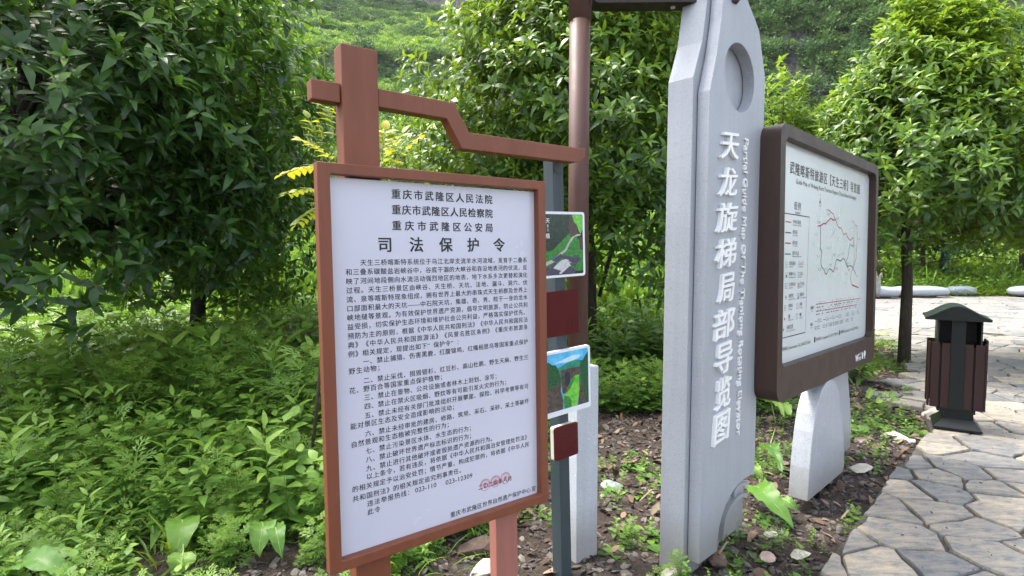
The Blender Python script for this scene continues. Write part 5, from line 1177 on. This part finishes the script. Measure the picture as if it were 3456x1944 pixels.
strew('gravel', chips, 42000, -3, 5.5, 2.1, 7.5, lambda x, y: clear(x, y) & (x > -.6*y) & (r_.rand(len(x)) < np.clip(1.5-(y-2.4)*.22, .3, 1)), .004, .026, 4, .004, 'gravel and slate chips on the dark soil', 'gravel', pw=2.2)
def dead_leaf(seed):
    V, F = leaf_template(1, .42, 4, .45*(1 if seed % 2 else -.4), .35*(1 if seed % 3 else -.6)); V = V-np.array([.5, 0, 0]); me_ = bpy.data.meshes.new('dead_leaf'); me_.from_pydata(V.tolist(), [], F); me_.polygons.foreach_set('use_smooth', [True]*len(F)); me_.materials.append(M['dead']); return me_
M['dead'] = chip_mat('dead_leaf', [(.05, .03, .02), (.10, .055, .035), (.16, .095, .06), (.22, .14, .085), (.30, .20, .13), (.13, .10, .08), (.33, .25, .12)])
M['dead'].use_backface_culling = False
dl = template_set('dead_leaf', [dead_leaf(i) for i in range(5)])
strew('leaf_litter', dl, 6000, -1, 8.5, 2.2, 11, lambda x, y: clear(x, y) & (x > -.2*y+.3) & (r_.rand(len(x)) < np.where(y > 3.9, 1, .5)), .04, .15, 5, .022, 'curled brown dead leaves over the soil', 'leaf litter', .35, 1.4)
strew('path_grit', chips, 2600, 1.2, 9, 2.2, 9.5, lambda x, y: ~clear(x, y) & (fbm(x, y, 1.1, 3) > .42), .002, .009, 4, .012+.045, 'small grit and crumbs of slate on the paving', 'grit')
stone_m = chip_mat('loose_stone', [(.34, .34, .32), (.46, .42, .36), (.26, .27, .28), (.40, .30, .26), (.52, .46, .34)])
def rock(loc, size, label, seed, flat=.5, rz=0, col=None):
    r2 = np.random.RandomState(seed); bm_ = bmesh.new(); bmesh.ops.create_icosphere(bm_, subdivisions=2, radius=1); cut = [Vector(q).normalized() for q in rdir(7, r2)]
    for v in bm_.verts:
        c_ = Vector(v.co)
        for q in cut:
            e = c_.dot(q)-.62
            if e > 0: c_ -= q*e
        v.co = Vector((c_.x*1.35, c_.y, c_.z*flat))*size
    me_ = bpy.data.meshes.new('stone'); bm_.to_mesh(me_); bm_.free(); me_.materials.append(col or stone_m)
    o = link('stone', me_, None, loc=loc); o.rotation_euler = (r2.normal(0, .15), r2.normal(0, .15), rz); tag(o, label, 'stone')
def gp_(px, py): 
    k = (py-972)/1850; c, s = math.cos(PITCH), math.sin(PITCH); dy = c-s*k; dz = -s-c*k; t_ = (-.03-CAM_H)/dz; return ((px-1728)/1850*t_, dy*t_, -.03)
c1 = plain('bleached_stone', (.48, .44, .36), .8, var=.25, scale=20); c2 = plain('pink_stone', (.36, .25, .21), .8, var=.25, scale=20); c3 = plain('blue_grey_slate', (.22, .25, .27), .7, var=.25, scale=20); c4 = plain('dark_brown_stone', (.09, .06, .045), .9, var=.3, scale=20)
for i, (px, py, s, lab, fl, rz, cc) in enumerate([(3155, 1398, .115, 'large whitish stone beside the left foot of the litter bin', .6, .3, c1), (3020, 1478, .095, 'flat cream stone on the path edge below the litter bin', .35, -.1, c1), (3075, 1492, .05, 'small yellowish stone at the path edge corner', .6, .5, c1),
        (2895, 1580, .10, 'pointed pale slate standing in the soil right of the fin legs', .28, .9, c1), (2905, 1490, .055, 'pinkish flat stone near the path edge behind the fin legs', .4, 0, c2), (2890, 1455, .05, 'blue-grey stone higher up by the path edge', .4, 0, c3),
        (2260, 1935, .055, 'cream angular stone at the foot of the pillar', .4, .4, c1), (2255, 1895, .045, 'grey stone touching the left foot of the pillar', .5, .2, c3), (2070, 1640, .07, 'light grey flat stone between the stone base and the pillar', .35, .1, c3), (2110, 1630, .06, 'dark brown stone behind the light grey flat one', .7, .6, c4),
        (1630, 1925, .06, 'white stone just left of the right leg of the notice board', .7, .3, c1), (1600, 1850, .09, 'rusty brown stone seen between the legs of the notice board', .7, .3, c4), (2420, 1895, .05, 'brown stone under the front slab corner of the pillar', .8, 0, c4), (2600, 1800, .035, 'pale chip on the soil between pillar and path', .4, .3, c1),
        (2590, 1880, .04, 'pinkish slab chip near the bottom of the open soil', .35, .8, c2), (2700, 1870, .045, 'cream chip close to the path edge at the bottom', .35, .2, c1), (2340, 1600, .05, 'small grey stone half hidden in weeds left of the pillar', .4, .2, c3), (3130, 1330, .06, 'bluish stone among leaves left of the bin', .5, .2, c3)]):
    rock(gp_(px, py), s, lab, 100+i, fl, rz, cc)
for i, (a, b, lab) in enumerate([((2840, 1760), (2890, 1740), 'short pale stick lying against the path edge'), ((2800, 1640), (2830, 1600), 'bent pale twig beside the curb stones of the path'), ((2425, 1880), (2475, 1845), 'thin curved root on the soil at the pillar foot'), ((2160, 1700), (2230, 1660), 'dry brown twig left of the pillar in the soil')]):
    p, q = Vector(gp_(*a)), Vector(gp_(*b)); p.z = q.z = -.012; mid = (p+q)/2+Vector((.01, .02, .025)); o = MB().tube([tuple(Vector()), tuple(mid-p), tuple(q-p)], [.007, .006, .003], 6).obj('stick', plain('stick_%d' % i, (.26, .2, .13), .9), None, smooth=True); o.location = p; tag(o, lab, 'stick')

# ---------------------------------------------------------------- haze
t = bpy.data.materials.new('haze'); t.use_nodes = True; nt = t.node_tree
for nd in list(nt.nodes):
    if nd.type != 'OUTPUT_MATERIAL': nt.nodes.remove(nd)
vo = nt.nodes.new('ShaderNodeVolumePrincipled'); vo.inputs['Color'].default_value = (.9, .94, 1, 1); vo.inputs['Density'].default_value = .00009
vo.inputs['Anisotropy'].default_value = .2
nt.links.new(vo.outputs[0], [n_ for n_ in nt.nodes if n_.type == 'OUTPUT_MATERIAL'][0].inputs['Volume'])
hz = MB().box(-820, 820, -80, 960, -4.5, 460).obj('haze', t); tag(hz, kind='stuff')
